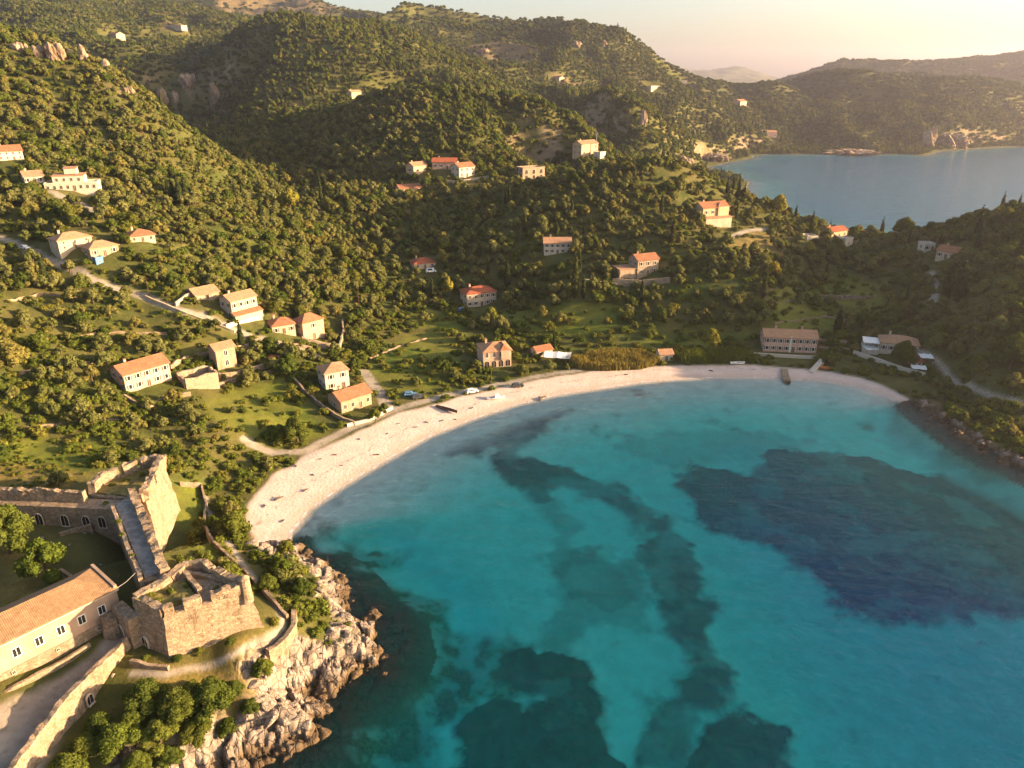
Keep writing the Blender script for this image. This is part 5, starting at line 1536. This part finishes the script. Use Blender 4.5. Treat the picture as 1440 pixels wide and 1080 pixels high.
big = opening_mesh('window', 1.05, 1.5, 'white_trim', 'window_glass')
for k in range(9):
    x_ = bw / 2 - 2.9 - 3.25 * k
    o = link('window', big, brk, (x_, -bd / 2 - .01, 5.1))
    if k % 2 == 0:
        o = link('window', OPEN['small'], brk, (x_ - 1.2, -bd / 2 - .28, 2.5)); o.scale = (.6, 1, .6)
# -- gate between barracks and bastion
E_ = Vector(PZ(186, 842, 20)); gt = empty('gate', (0, 0, 0)); tag(gt, 'shaded gate wall with a dark arch between the barracks and the front bastion', 'gate')
ga, gb = Rc + Vector((.3, -1.2)), E_ + Vector((.3, -1.6))
m = MB(); m.wall([tuple(ga), tuple(gb)], 2.0, 7, 17.2, 'fort_stone', .35, 1.2, rf); o = m.build('wall', gt); rough(o, .15, 2, 41)
dg = (gb - ga).normalized(); pm = ga.lerp(gb, .45) + Vector((dg.y, -dg.x)) * 1.12
o = link('archway', OPEN['arch'], gt, (pm.x, pm.y, 11.6)); o.rotation_euler = (0, 0, math.atan2(dg.y, dg.x)); o.scale = (1.0, 2.5, 1.15)
m = MB(); bc_ = ga + Vector((-.6, -1.6)); m.cyl((bc_.x, bc_.y), 2.2, 1.5, 7, 15.6, 'fort_stone', 12); o = m.build('buttress', gt); rough(o, .2, 1, 43)
# -- road wall
ow = empty('outer_wall', (0, 0, 0)); tag(ow, 'tall sunlit stone wall under the fortress road, running to the bottom left corner', 'wall')
wp = [PZ(185, 889, 13.5), PZ(140, 932, 13.5), PZ(89, 982, 13.5), PZ(18, 1075, 13.5), PZ(-60, 1192, 13.5)]
m = MB()
for i in range(len(wp) - 1):
    a, b = Vector(wp[i]), Vector(wp[i + 1]); dd_ = (b - a).normalized(); nn = Vector((-dd_.y, dd_.x)); nn = nn if nn.x > 0 else -nn
    bot = [tuple(a + nn * 1.3), tuple(b + nn * 1.3), tuple(b - nn * .7), tuple(a - nn * .7)]
    top = [tuple(a + nn * .45), tuple(b + nn * .45), tuple(b - nn * .45), tuple(a - nn * .45)]
    if ccw(bot) != bot: bot, top = bot[::-1], top[::-1]
    m.prism(ring(bot, 3), ring(top, 13.5 if i % 2 == 0 else 13.45), 'rubble_stone')
o = m.build('wall', ow); rough(o, .3, 4, 51)
a, b = Vector(wp[0]), Vector(wp[1]); dd_ = (b - a).normalized(); nn = Vector((-dd_.y, dd_.x)); nn = nn if nn.x > 0 else -nn
for t_, z_, s_ in ((.22, 8.0, 1.0), (.9, 9.2, .55), (1.6, 9.5, .7)):
    p_ = a.lerp(b, t_) + nn * 1.15
    o = link('archway', OPEN['arch'], ow, (p_.x, p_.y, z_)); o.rotation_euler = (0, 0, math.atan2(-dd_.y, -dd_.x)); o.scale = (s_ * .9, 4, s_)
stone_wall([(-40, 1004), (23, 971), (75, 941), (128, 910)], .9, 'low broken wall along the grass ledge under the barracks', z=11.8, jag=.3, w=.5)
# -- walls along the path
stone_wall([(184, 934), (210, 939), (238, 942)], .9, 'low stone kerb wall at the foot of the front bastion', jag=.2)
stone_wall([(253, 683), (284, 685), (291, 712), (287, 742), (302, 768), (340, 802), (366, 830), (386, 850), (405, 872)], 1.2, 'long low wall following the path from the rear bastion to the rocky point', jag=.15, w=.5)
stone_wall([(416, 866), (415, 888), (404, 906), (388, 922), (378, 926)], 2.0, 'curved pale retaining wall at the bend of the path above the rocks', jag=.25, w=.9, drop=4, mat='fort_stone')
# -- cable across the courtyard
a = Vector((*PZ(163, 828, 20.2), 20.2)); b = Vector((*PZ(190, 806, 20.2), 20.2))
m = MB(); mid = a.lerp(b, .5) - Vector((0, 0, .25)); m.tube(a, mid, .045, .045, 'metal_grey', 6); m.tube(mid, b, .045, .045, 'metal_grey', 6)
o = m.build('cable'); tag(o, 'thin cable stretched over the courtyard corner from barracks to rampart', 'cable')
for pts, z in (([(120, 650), (260, 630), (262, 700), (246, 750), (250, 800), (352, 812), (376, 892), (235, 935), (184, 935), (-60, 1200), (-300, 1200), (-300, 680), (110, 680)], 14),):
    POLY_KEEP.append([PZ(x, y, z) for x, y in pts])
POLY_KEEP.append(FORT_ROAD)

# -- weeds rooted in the masonry
rw_ = random.Random(5)
for px, py, z, s in ((210, 838, 19.5, .55), (222, 846, 19.5, .5), (240, 832, 19.5, .45), (262, 824, 19.5, .4), (196, 846, 19.8, .5), (166, 735, 20.0, .5), (172, 752, 20.0, .4), (186, 782, 20.0, .35), (200, 668, 19.0, .5), (178, 676, 19.0, .45), (158, 682, 19.0, .4), (232, 880, 16.0, .3), (100, 700, 18.6, .4), (150, 708, 18.6, .45), (216, 820, 19.5, .4), (305, 828, 19.0, .4)):
    x, y = PZ(px, py, z)
    o = link('weed_tuft', LIB['shrub'][rw_.randrange(3)][2], None, (x, y, z - .1)); o.rotation_euler = (0, 0, rw_.uniform(0, 6)); o.scale = (s, s, s * .8)
    tag(o, 'small green weed tuft growing on the old fortress masonry', 'weeds', 'weeds on the fortress')
# fallen stones in the courtyard
for px, py, s in ((108, 742, .5), (118, 748, .4), (128, 744, .45), (98, 768, .35), (140, 790, .4), (165, 802, .35), (60, 758, .4), (92, 772, .3), (30, 905, .0)):
    if s:
        x, y = PZ(px, py, 14)
        o = link('fallen_stone', ROCKS[rw_.randrange(9)], None, (x, y, float(height(x, y)))); o.scale = (s * 1.4, s, s); o.rotation_euler = (0, 0, rw_.uniform(0, 6))
        tag(o, 'pale fallen stone lying in the shaded fortress courtyard', 'stone', 'stones in the courtyard')
# ------------------------------------------------------------------ trees one can point at
def tree(kind, v, px, py, s, label, rz=0.0, sz=None, cat='tree', z=None, grp=None, r=None):
    x, y, zz = hit(px, py) if z is None else at_z(px, py, z)
    o = plant(kind, v, x, y, s, rz, label, cat, grp, True, sz, .1)
    keep(x, y, (r if r else 2.2 * s))
    return o
tree('broadleaf_tree', 0, 14, 778, 1.75, 'big dark round tree at the left edge inside the fortress', .4)
tree('garden_tree', 0, 66, 815, 1.55, 'bright yellow-green tree in the fortress yard behind the barracks roof', 1.2)
tree('broadleaf_tree', 1, 300, 1003, 1.2, 'dark green dense bushy tree right above the limestone shore', 2.0, 1.0)
tree('broadleaf_tree', 2, 250, 1005, 1.05, 'dark shaded tree between the outer wall shrubs and the dense bushy tree', 3.1, .75)
tree('broadleaf_tree', 1, 205, 995, 1.0, 'wide dark tree just below the sunlit outer wall', .3, .8)
tree('garden_tree', 1, 168, 1062, 1.2, 'bright green tree at the foot of the outer wall near the bottom edge', 4.0, 1.0)
tree('garden_tree', 0, 225, 1045, 1.05, 'light green bush right of the bright green tree at the bottom', .6, .75)
tree('broadleaf_tree', 2, 100, 1100, .85, 'tree top cut by the bottom edge beside the outer wall', .2)
tree('garden_tree', 1, 372, 955, .72, 'small round bush between the curved wall and the rocks', .2)
tree('garden_tree', 0, 398, 812, .85, 'bush growing beside the path where the beach ends', 1.0)
tree('broadleaf_tree', 0, 425, 838, .72, 'dark bush on the rocky point right of the path', 2.1)
tree('garden_tree', 1, 404, 782, .70, 'bright bush at the very end of the beach', .5)
tree('broadleaf_tree', 2, 378, 832, .66, 'dark bush hugging the path wall near the turret', .9)
tree('garden_tree', 0, 420, 868, .60, 'yellowish bush above the curved retaining wall', 1.9)
tree('garden_tree', 1, 300, 745, .70, 'bush inside the bend of the long low path wall', 1.1)
tree('broadleaf_tree', 1, 418, 622, 1.35, 'large dark clump of trees beside the beach track', .5)
tree('garden_tree', 0, 395, 620, .95, 'lighter tree left of the large dark clump by the beach track', 2.5)
tree('garden_tree', 1, 528, 592, .75, 'round yellow-green bush in front of the stone beach house', .1)
tree('garden_tree', 0, 540, 580, .6, 'small bush at the corner of the seaside wall', .8)
tree('broadleaf_tree', 0, 500, 520, .85, 'dark tree between the white cube-shaped house and the fields', .2)
tree('broadleaf_tree', 0, 1270, 334, 1.75, 'tall spreading tree standing alone against the far water on the neck of land', .3, 1.7)
tree('golden_tree', 0, 1094, 301, 1.5, 'tall golden-lit tree on the right shoulder of the middle hill', .3)
tree('oak_tree', 0, 1222, 334, 1.1, 'rounded dark tree left of the tall spreading tree', 1.0)
tree('golden_tree', 1, 408, 298, 1.9, 'golden tree glowing above the shaded valley floor', .3)
tree('golden_tree', 0, 998, 492, 1.25, 'bright yellow-green tree at the edge of the golden field behind the beach', .6)
tree('golden_tree', 1, 1086, 392, 1.1, 'yellow-green tree left of the terraced fields', .6)
tree('golden_tree', 0, 1138, 358, .9, 'small yellow tree on the dry slope of the neck of land', 1.6)
tree('golden_tree', 1, 630, 418, .9, 'slender orange-tinted tree left of the red-roofed pale house', .2, 1.4)
tree('broadleaf_tree', 0, 1268, 516, 1.45, 'big dark tree standing in front of the white hipped-roof house', .2, 1.7)
tree('broadleaf_tree', 1, 1420, 520, 2.0, 'large yellow-green tree at the right edge of the east headland', .7)
tree('broadleaf_tree', 2, 1250, 480, 1.0, 'tree behind the white hipped-roof house', .7)
tree('cypress_tree', 0, 808, 420, 1.35, 'tallest dark cypress on the shaded slope, right of the loggia house', .1, 1.9)
tree('cypress_tree', 1, 814, 392, .9, 'second cypress just right of the tallest one', .9, 1.3)
tree('cypress_tree', 1, 1345, 425, 2.0, 'broad dark cypress on the east headland below the orange-roofed house', .1, 1.7)
tree('cypress_tree', 0, 1330, 420, 1.6, 'cypress left of the broad one on the east headland', 2.1, 1.4)
tree('cypress_tree', 0, 1177, 468, 1.3, 'lone dark cypress on the terraced fields', .4, 1.0)
for i, (px, py, s, sz) in enumerate([(1030, 275, .8, 1.0), (1038, 278, .8, 1.2), (1046, 282, .7, .85), (1022, 272, .7, .8)]):
    tree('cypress_tree', i, px, py, s, ['left', 'tallest', 'rightmost', 'outermost left'][i] + ' cypress of the four on the crest against the far water', i, sz)
for i, (px, py, s, sz) in enumerate([(246, 288, 1.2, 1.1), (254, 290, 1.2, 1.25), (263, 287, 1.2, 1.2), (238, 282, 1.0, .9)]):
    tree('cypress_tree', i, px, py, s, ['second', 'third and tallest', 'right-hand', 'left-hand'][i] + ' cypress of the dark clump on the west hillside', i, sz)
for i, (px, py, s, sz) in enumerate([(452, 285, .9, 1.4), (458, 270, .8, 1.2), (475, 278, .8, 1.1)]):
    tree('cypress_tree', i, px, py, s, ['tall cypress standing nearest in the shaded valley', 'cypress behind the tall one in the shaded valley', 'cypress right of the tall one in the shaded valley'][i], i, sz)
for i, (px, py, s, sz) in enumerate([(716, 292, .8, 1.2), (783, 335, .7, .9), (945, 345, 1.3, 1.1), (930, 300, .9, .9), (1160, 395, .9, .8)]):
    tree('cypress_tree', i, px, py, s, ['cypress alone near the top left of the middle hill', 'cypress behind the loggia house', 'thick cypress right of the terraced stone house', 'cypress below the crest left of the ochre villa', 'cypress above the terraced fields'][i], i, sz)
for i, (px, py, s, lb) in enumerate([(275, 1040, .9, 'dark green bush above the limestone shore, below the dense bushy tree'), (190, 1025, .8, 'dark bush between the wide dark tree and the bright green tree'), (140, 1030, .75, 'bush close under the middle of the sunlit outer wall'), (120, 1062, .8, 'bush left of the bright green tree at the foot of the outer wall'),
    (270, 975, .6, 'small bush just below the fortress path'), (330, 975, .55, 'small bush between the dense bushy tree and the round bush'), (240, 1075, .7, 'low bush at the bottom edge beside the rocks'), (195, 1085, .8, 'bush at the bottom edge right of the bright green tree'), (352, 1000, .5, 'bush perched on the edge of the limestone rocks'), (320, 1030, .6, 'low bush on the rock edge below the dense bushy tree'),
    (280, 918, .32, 'low leafy clump at the middle foot of the front bastion'), (325, 905, .32, 'low leafy clump at the right foot of the front bastion'), (250, 928, .3, 'low leafy clump at the left foot of the front bastion'), (205, 928, .3, 'low leafy clump under the small arch of the bastion')]):
    tree('garden_tree' if i % 3 == 1 else 'broadleaf_tree', i, px, py, s, lb, i * 1.3, s * (.75 if i < 10 else .6), 'bush')
# reeds along the beach: uncountable stalks, one bed
g_ = np.random.default_rng(77)
def reeds(name, px_pts, n, hh, mat):
    pts = G(px_pts)
    xs, ys = [p[0] for p in pts], [p[1] for p in pts]
    X = g_.uniform(min(xs), max(xs), n * 4); Y = g_.uniform(min(ys), max(ys), n * 4)
    k = inside(X, Y, pts); X, Y = X[k][:n], Y[k][:n]
    Z = height(X, Y); n = len(X)
    a = g_.uniform(0, 6.28, n); l = g_.uniform(.5, 1.1, n) * hh * (1 + .35 * fbm(X / 5, Y / 5, 2, 9)); w = .16
    dx, dy = np.cos(a) * w, np.sin(a) * w
    lx, ly = g_.normal(0, .3, n), g_.normal(0, .3, n)
    b0 = np.stack([X - dx, Y - dy, Z - .1], 1); b1_ = np.stack([X + dx, Y + dy, Z - .1], 1)
    t0 = np.stack([X + lx + dx * .6, Y + ly + dy * .6, Z + l * .8], 1); t1 = np.stack([X + lx * 1.4, Y + ly * 1.4, Z + l], 1); t2 = np.stack([X + lx - dx * .9, Y + ly - dy * .9, Z + l * .75], 1)
    co = np.stack([b0, b1_, t0, t1, t2], 1).reshape(-1, 3)
    me = bpy.data.meshes.new(name); me.from_pydata(co.tolist(), [], [tuple(range(5 * i, 5 * i + 5)) for i in range(n)])
    me.materials.append(M[mat])
    o = link(name, me); o['kind'] = 'stuff'
    for x, y in zip(X[::60], Y[::60]): keep(x, y, 2)
reeds('reed_bed', [(795, 512), (830, 500), (880, 495), (905, 500), (930, 512), (900, 520), (850, 522), (815, 520)], 9000, 3.0, 'reed_leaf')
reeds('green_reed_bed', [(945, 503), (1000, 498), (1050, 497), (1045, 510), (960, 512)], 7000, 3.2, 'bush_leaf')
# ------------------------------------------------------------------ vegetation cover
def in_poly_px(X, Y, px_pts):
    return inside(X, Y, G(px_pts))
def scatter(y0, y1, sp, seed):
    g = np.random.default_rng(seed)
    nx = int(1.9 * y1 / sp)
    xs = (np.arange(nx) - nx / 2) * sp
    ys = np.arange(y0, y1, sp)
    X, Y = np.meshgrid(xs, ys)
    X = X + g.uniform(-.46, .46, X.shape) * sp
    Y = Y + g.uniform(-.46, .46, X.shape) * sp
    X, Y = X.ravel(), Y.ravel()
    Z = height(X, Y)
    px, py, dp_ = to_px(X, Y, Z)
    k = (px > -170) & (px < 1610) & (py > -80) & (py < 1200) & (Y >= y0) & (Y < y1)
    return X[k], Y[k], Z[k], px[k], py[k], g
def clear(X, Y, extra=0.0):
    ok = np.ones(X.shape, bool)
    for x, y, r in KEEP:
        ok &= np.hypot(X - x, Y - y) > r + extra
    for p in POLY_KEEP:
        ok &= ~inside(X, Y, p)
    return ok
NIV, ZS = {}, {}
def put(kind, X, Y, S, SZ, g):
    NIV.setdefault(kind, []).append(np.stack([X, Y, S, SZ, g.uniform(0, 6.28, len(X))], 1))
DGROVE = G([(-60, 300), (0, 345), (130, 405), (250, 445), (330, 470), (350, 640), (0, 640), (-60, 640)])
HEAD = [(170, 235), (214, 330), (195, 365), (215, 420), (500, 420), (500, 200), (230, 170)]
# near: olives, oaks and scrub
X, Y, Z, px, py, g = scatter(85, 640, 4.6, 11)
sd_, sa_, pa_, fi_, dr_, rz_ = (samp(A, X, Y) for A in (SD, sand, path, field, dry, rzone))
dens = 0.55 + 0.6 * fbm(X / 30, Y / 30, 3, 101)
grove = inside(X, Y, DGROVE)
head = inside(X, Y, HEAD)
hillL = (X < -60) & (Y > 260) & ~grove
hillB = (Y > 470)
hillC = ~grove & ~head & ~hillL & ~hillB & (Z > 7)
plain_ = ~grove & ~head & ~hillL & ~hillB & ~hillC
P = np.where(grove, 0.62 + 0.5 * fbm(X / 16, Y / 16, 2, 5), np.where(head, 0.97, np.where(hillL, 0.90, np.where(hillB, 0.97, np.where(hillC, 0.80, 0.42 + 0.5 * fbm(X / 18, Y / 18, 2, 15))))))
P = P * (1 - 0.8 * fi_) * (1 - 0.75 * dr_) * (sd_ > 4) * (sa_ < 0.05) * (pa_ < 0.05) * (rz_ < 0.2)
ok = (g.uniform(size=X.shape) < P) & clear(X, Y)
u1 = g.uniform(size=X.shape)
p_ol = np.where((Y < 178) & (X < -20), 0.16, np.where(grove, 0.75, np.where(head, 0.12, np.where(hillL, 0.62, np.where(hillB, 0.25, np.where(hillC, 0.72, 0.35))))))
p_oak = np.where(head, 0.70, np.where(hillB, 0.55, np.where(hillL, 0.16, np.where(hillC, 0.16, 0.10))))
p_cy = np.where(head, 0.005, np.where(hillB, 0.012, np.where(hillL, 0.012, np.where(hillC, 0.022, 0.010))))
isol = ok & (u1 < p_ol)
isoak = ok & ~isol & (u1 < p_ol + p_oak)
iscy = ok & ~isol & ~isoak & (u1 < p_ol + p_oak + p_cy)
issh = ok & ~isol & ~isoak & ~iscy
S = g.uniform(0.50, 1.25, X.shape) * (1 + 0.5 * fbm(X / 16, Y / 16, 3, 29))
put('olive_tree', X[isol], Y[isol], S[isol] * np.where(hillL[isol], 0.95, 0.92), S[isol] * 0.9, g)
so = S * np.where(head, 0.68, np.where(hillB, 0.80, 0.75))
put('oak_tree', X[isoak], Y[isoak], so[isoak], so[isoak] * 0.85, g)
put('cypress_tree', X[iscy], Y[iscy], S[iscy] * 0.85, S[iscy] * 0.9, g)
put('shrub', X[issh], Y[issh], S[issh] * 1.5, S[issh] * 1.3, g)
# undergrowth
X, Y, Z, px, py, g = scatter(85, 640, 2.7, 12)
sd_, sa_, pa_, fi_, dr_, rz_ = (samp(A, X, Y) for A in (SD, sand, path, field, dry, rzone))
grove = inside(X, Y, DGROVE)
P = np.where(grove, 0.62, 0.62) + 0.9 * fbm(X / 14, Y / 14, 3, 41)
P = P * (1 - 0.5 * fi_) * (1 - 0.45 * dr_) * (sd_ > 2.5) * (sa_ < 0.05) * (pa_ < 0.05) * (rz_ < 0.3) * np.where(Y > 330, 0.6, 1)
ok = (g.uniform(size=X.shape) < P) & clear(X, Y, -1.5)
S = g.uniform(0.45, 1.15, X.shape) ** 1.2 * 1.05
put('shrub', X[ok], Y[ok], S[ok], S[ok] * 0.9, g)
# tussocks on the fortress headland
X, Y, Z, px, py, g = scatter(80, 185, 1.5, 15)
sd_, sa_, pa_, rz_ = (samp(A, X, Y) for A in (SD, sand, path, rzone))
P = (0.30 + 0.9 * fbm(X / 8, Y / 8, 3, 47)) * (X < 0) * (sd_ > 2) * (sa_ < 0.05) * (pa_ < 0.05) * (rz_ < 0.6)
ok = (g.uniform(size=X.shape) < P) & clear(X, Y, -1.2)
S = g.uniform(0.18, 0.55, X.shape)
put('shrub', X[ok], Y[ok], S[ok], S[ok] * 0.8, g)
# middle and far woods
X, Y, Z, px, py, g = scatter(640, 1400, 5.3, 13)
ok = (samp(SD, X, Y) > 5) & (g.uniform(size=X.shape) < 0.94 * (1 - 0.85 * samp(scar, X, Y))) & clear(X, Y)
S = g.uniform(0.5, 1.0, X.shape) * (1 + 0.25 * fbm(X / 60, Y / 60, 2, 3))
S = S * (1 + 0.5 * fbm(X / 22, Y / 22, 3, 19))
u1 = g.uniform(size=X.shape)
a = ok & (u1 < 0.30); b = ok & (u1 >= 0.30) & (u1 < 0.95); c_ = ok & (u1 >= 0.95)
put('olive_tree', X[a], Y[a], S[a] * 1.15, S[a] * 1.05, g)
put('oak_tree', X[b], Y[b], S[b], S[b] * 0.85, g)
put('cypress_tree', X[c_], Y[c_], S[c_] * 1.1, S[c_] * 1.0, g)
X, Y, Z, px, py, g = scatter(1400, 2700, 9.0, 14)
ok = (samp(SD, X, Y) > 5) & (g.uniform(size=X.shape) < 0.9 * (1 - 0.6 * samp(scar, X, Y)) * (1 - 0.45 * (Z > 190))) & clear(X, Y)
S = g.uniform(0.8, 1.5, X.shape)
put('oak_tree', X[ok], Y[ok], S[ok], S[ok] * 0.62, g)

# the plants that show largest stand as trees of their own; the rest of each kind is one cover
def place_words(px, py):
    if py > 640 and px < 420: return 'on the fortress headland'
    if px < 360 and py > 470 + 0 * px and py > 335 + 0.39 * px: return 'in the terraced grove below the road'
    if px < 480 and py < 335 + 0.39 * px: return 'on the west hillside above the road'
    if px > 1230: return 'on the shaded east headland'
    if py > 480 and px < 560: return 'round the houses behind the west beach'
    if py > 440: return 'on the flat land behind the beach'
    return 'on the middle hill above the bay'
WORDS = {'olive_tree': ('grey-green round olive tree', 'tree', 'olive trees'), 'oak_tree': ('dark green rounded oak tree', 'tree', 'oak trees'), 'shrub': ('low yellow-green bush', 'bush', 'bushes'), 'cypress_tree': ('slim dark cypress', 'tree', 'cypresses')}
COVER = {'olive_tree': 'olive_grove', 'oak_tree': 'oak_wood', 'shrub': 'scrub', 'cypress_tree': 'cypress_wood'}
def cover(name, kind, D):
    me = bpy.data.meshes.new(name)
    n = len(D)
    z = height(D[:, 0], D[:, 1]) - 0.1
    co = np.stack([D[:, 0], D[:, 1], z], 1).astype(np.float32)
    me.vertices.add(n); me.vertices.foreach_set('co', co.ravel())
    for nm, ty, dat in (('turn', 'FLOAT_VECTOR', np.stack([np.zeros(n), np.zeros(n), D[:, 4]], 1)), ('size', 'FLOAT_VECTOR', np.stack([D[:, 2], D[:, 2], D[:, 3]], 1))):
        a = me.attributes.new(nm, ty, 'POINT')
        a.data.foreach_set('vector', dat.astype(np.float32).ravel())
    o = link(name, me)
    o['kind'] = 'stuff'
    ng = bpy.data.node_groups.new(name, 'GeometryNodeTree')
    ng.interface.new_socket('Geometry', in_out='INPUT', socket_type='NodeSocketGeometry')
    ng.interface.new_socket('Geometry', in_out='OUTPUT', socket_type='NodeSocketGeometry')
    N, L = ng.nodes, ng.links
    gi, go = N.new('NodeGroupInput'), N.new('NodeGroupOutput')
    ip = N.new('GeometryNodeInstanceOnPoints')
    jn = N.new('GeometryNodeJoinGeometry')
    for k, (c, tk, j) in enumerate(LIB[kind]):
        po = bpy.data.objects.new(kind + '_pattern', j)      # never linked to the scene: only its mesh is repeated
        oi = N.new('GeometryNodeObjectInfo')
        oi.inputs['Object'].default_value = po
        oi.inputs['As Instance'].default_value = True
        L.new(oi.outputs['Geometry'], jn.inputs[0])
    for nm, sock in (('turn', 'Rotation'), ('size', 'Scale')):
        na = N.new('GeometryNodeInputNamedAttribute')
        na.data_type = 'FLOAT_VECTOR'
        na.inputs['Name'].default_value = nm
        L.new(na.outputs['Attribute'], ip.inputs[sock])
    L.new(gi.outputs[0], ip.inputs['Points'])
    L.new(jn.outputs[0], ip.inputs['Instance'])
    ip.inputs['Pick Instance'].default_value = True
    L.new(ip.outputs[0], go.inputs[0])
    md = o.modifiers.new('spread', 'NODES')
    md.node_group = ng
    return o
N_OWN = {'olive_tree': 285, 'oak_tree': 230, 'shrub': 285, 'cypress_tree': 60}
for kind, parts_ in NIV.items():
    D = np.concatenate(parts_)
    z = height(D[:, 0], D[:, 1])
    px, py, dp_ = to_px(D[:, 0], D[:, 1], z)
    # only the near hills' plants can be among the largest
    near = np.where((px > 2) & (px < 1438) & (py > 2) & (py < 1078))[0]
    near = near[np.argsort(-(D[near, 2] / dp_[near]))]
    own = []
    for i in near:
        if len(own) >= N_OWN[kind]:
            break
        if visible(D[i, 0], D[i, 1], z[i] + 1.0):
            own.append(i)
    w, cat, plural = WORDS[kind]
    for i in own:
        where = place_words(px[i], py[i])
        plant(kind, int(D[i, 4] * 100), D[i, 0], D[i, 1], D[i, 2], D[i, 4], w + ', one of many ' + where, cat, plural + ' ' + where, parts=dp_[i] < 330 and kind != 'shrub', sz=D[i, 3], sink=0.1)
    rest = np.setdiff1d(np.arange(len(D)), own)
    cover(COVER[kind], kind, D[rest])
    print(kind, len(D), len(own))

# ------------------------------------------------------------------ air: one even box of haze round everything
bmz = bmesh.new()
bmesh.ops.create_cube(bmz, size=1.0)
bmesh.ops.scale(bmz, vec=(25600, 9900, 452), verts=bmz.verts)
bmesh.ops.translate(bmz, vec=(0, 4500, 410 / 2 - 16), verts=bmz.verts)
hz = bpy.data.meshes.new('haze'); bmz.to_mesh(hz); bmz.free()
ho = bpy.data.objects.new('haze', hz); col.objects.link(ho)
ho['kind'] = 'stuff'
t = NT('haze_air'); t.n.remove(t.b)
pv = t.new('VolumePrincipled')
pv.inputs['Color'].default_value = (0.88, 0.83, 1.0, 1)
pv.inputs['Density'].default_value = 0.9e-4
pv.inputs['Anisotropy'].default_value = 0.6
t.l.new(pv.outputs[0], t.out.inputs['Volume'])
hz.materials.append(t.m)
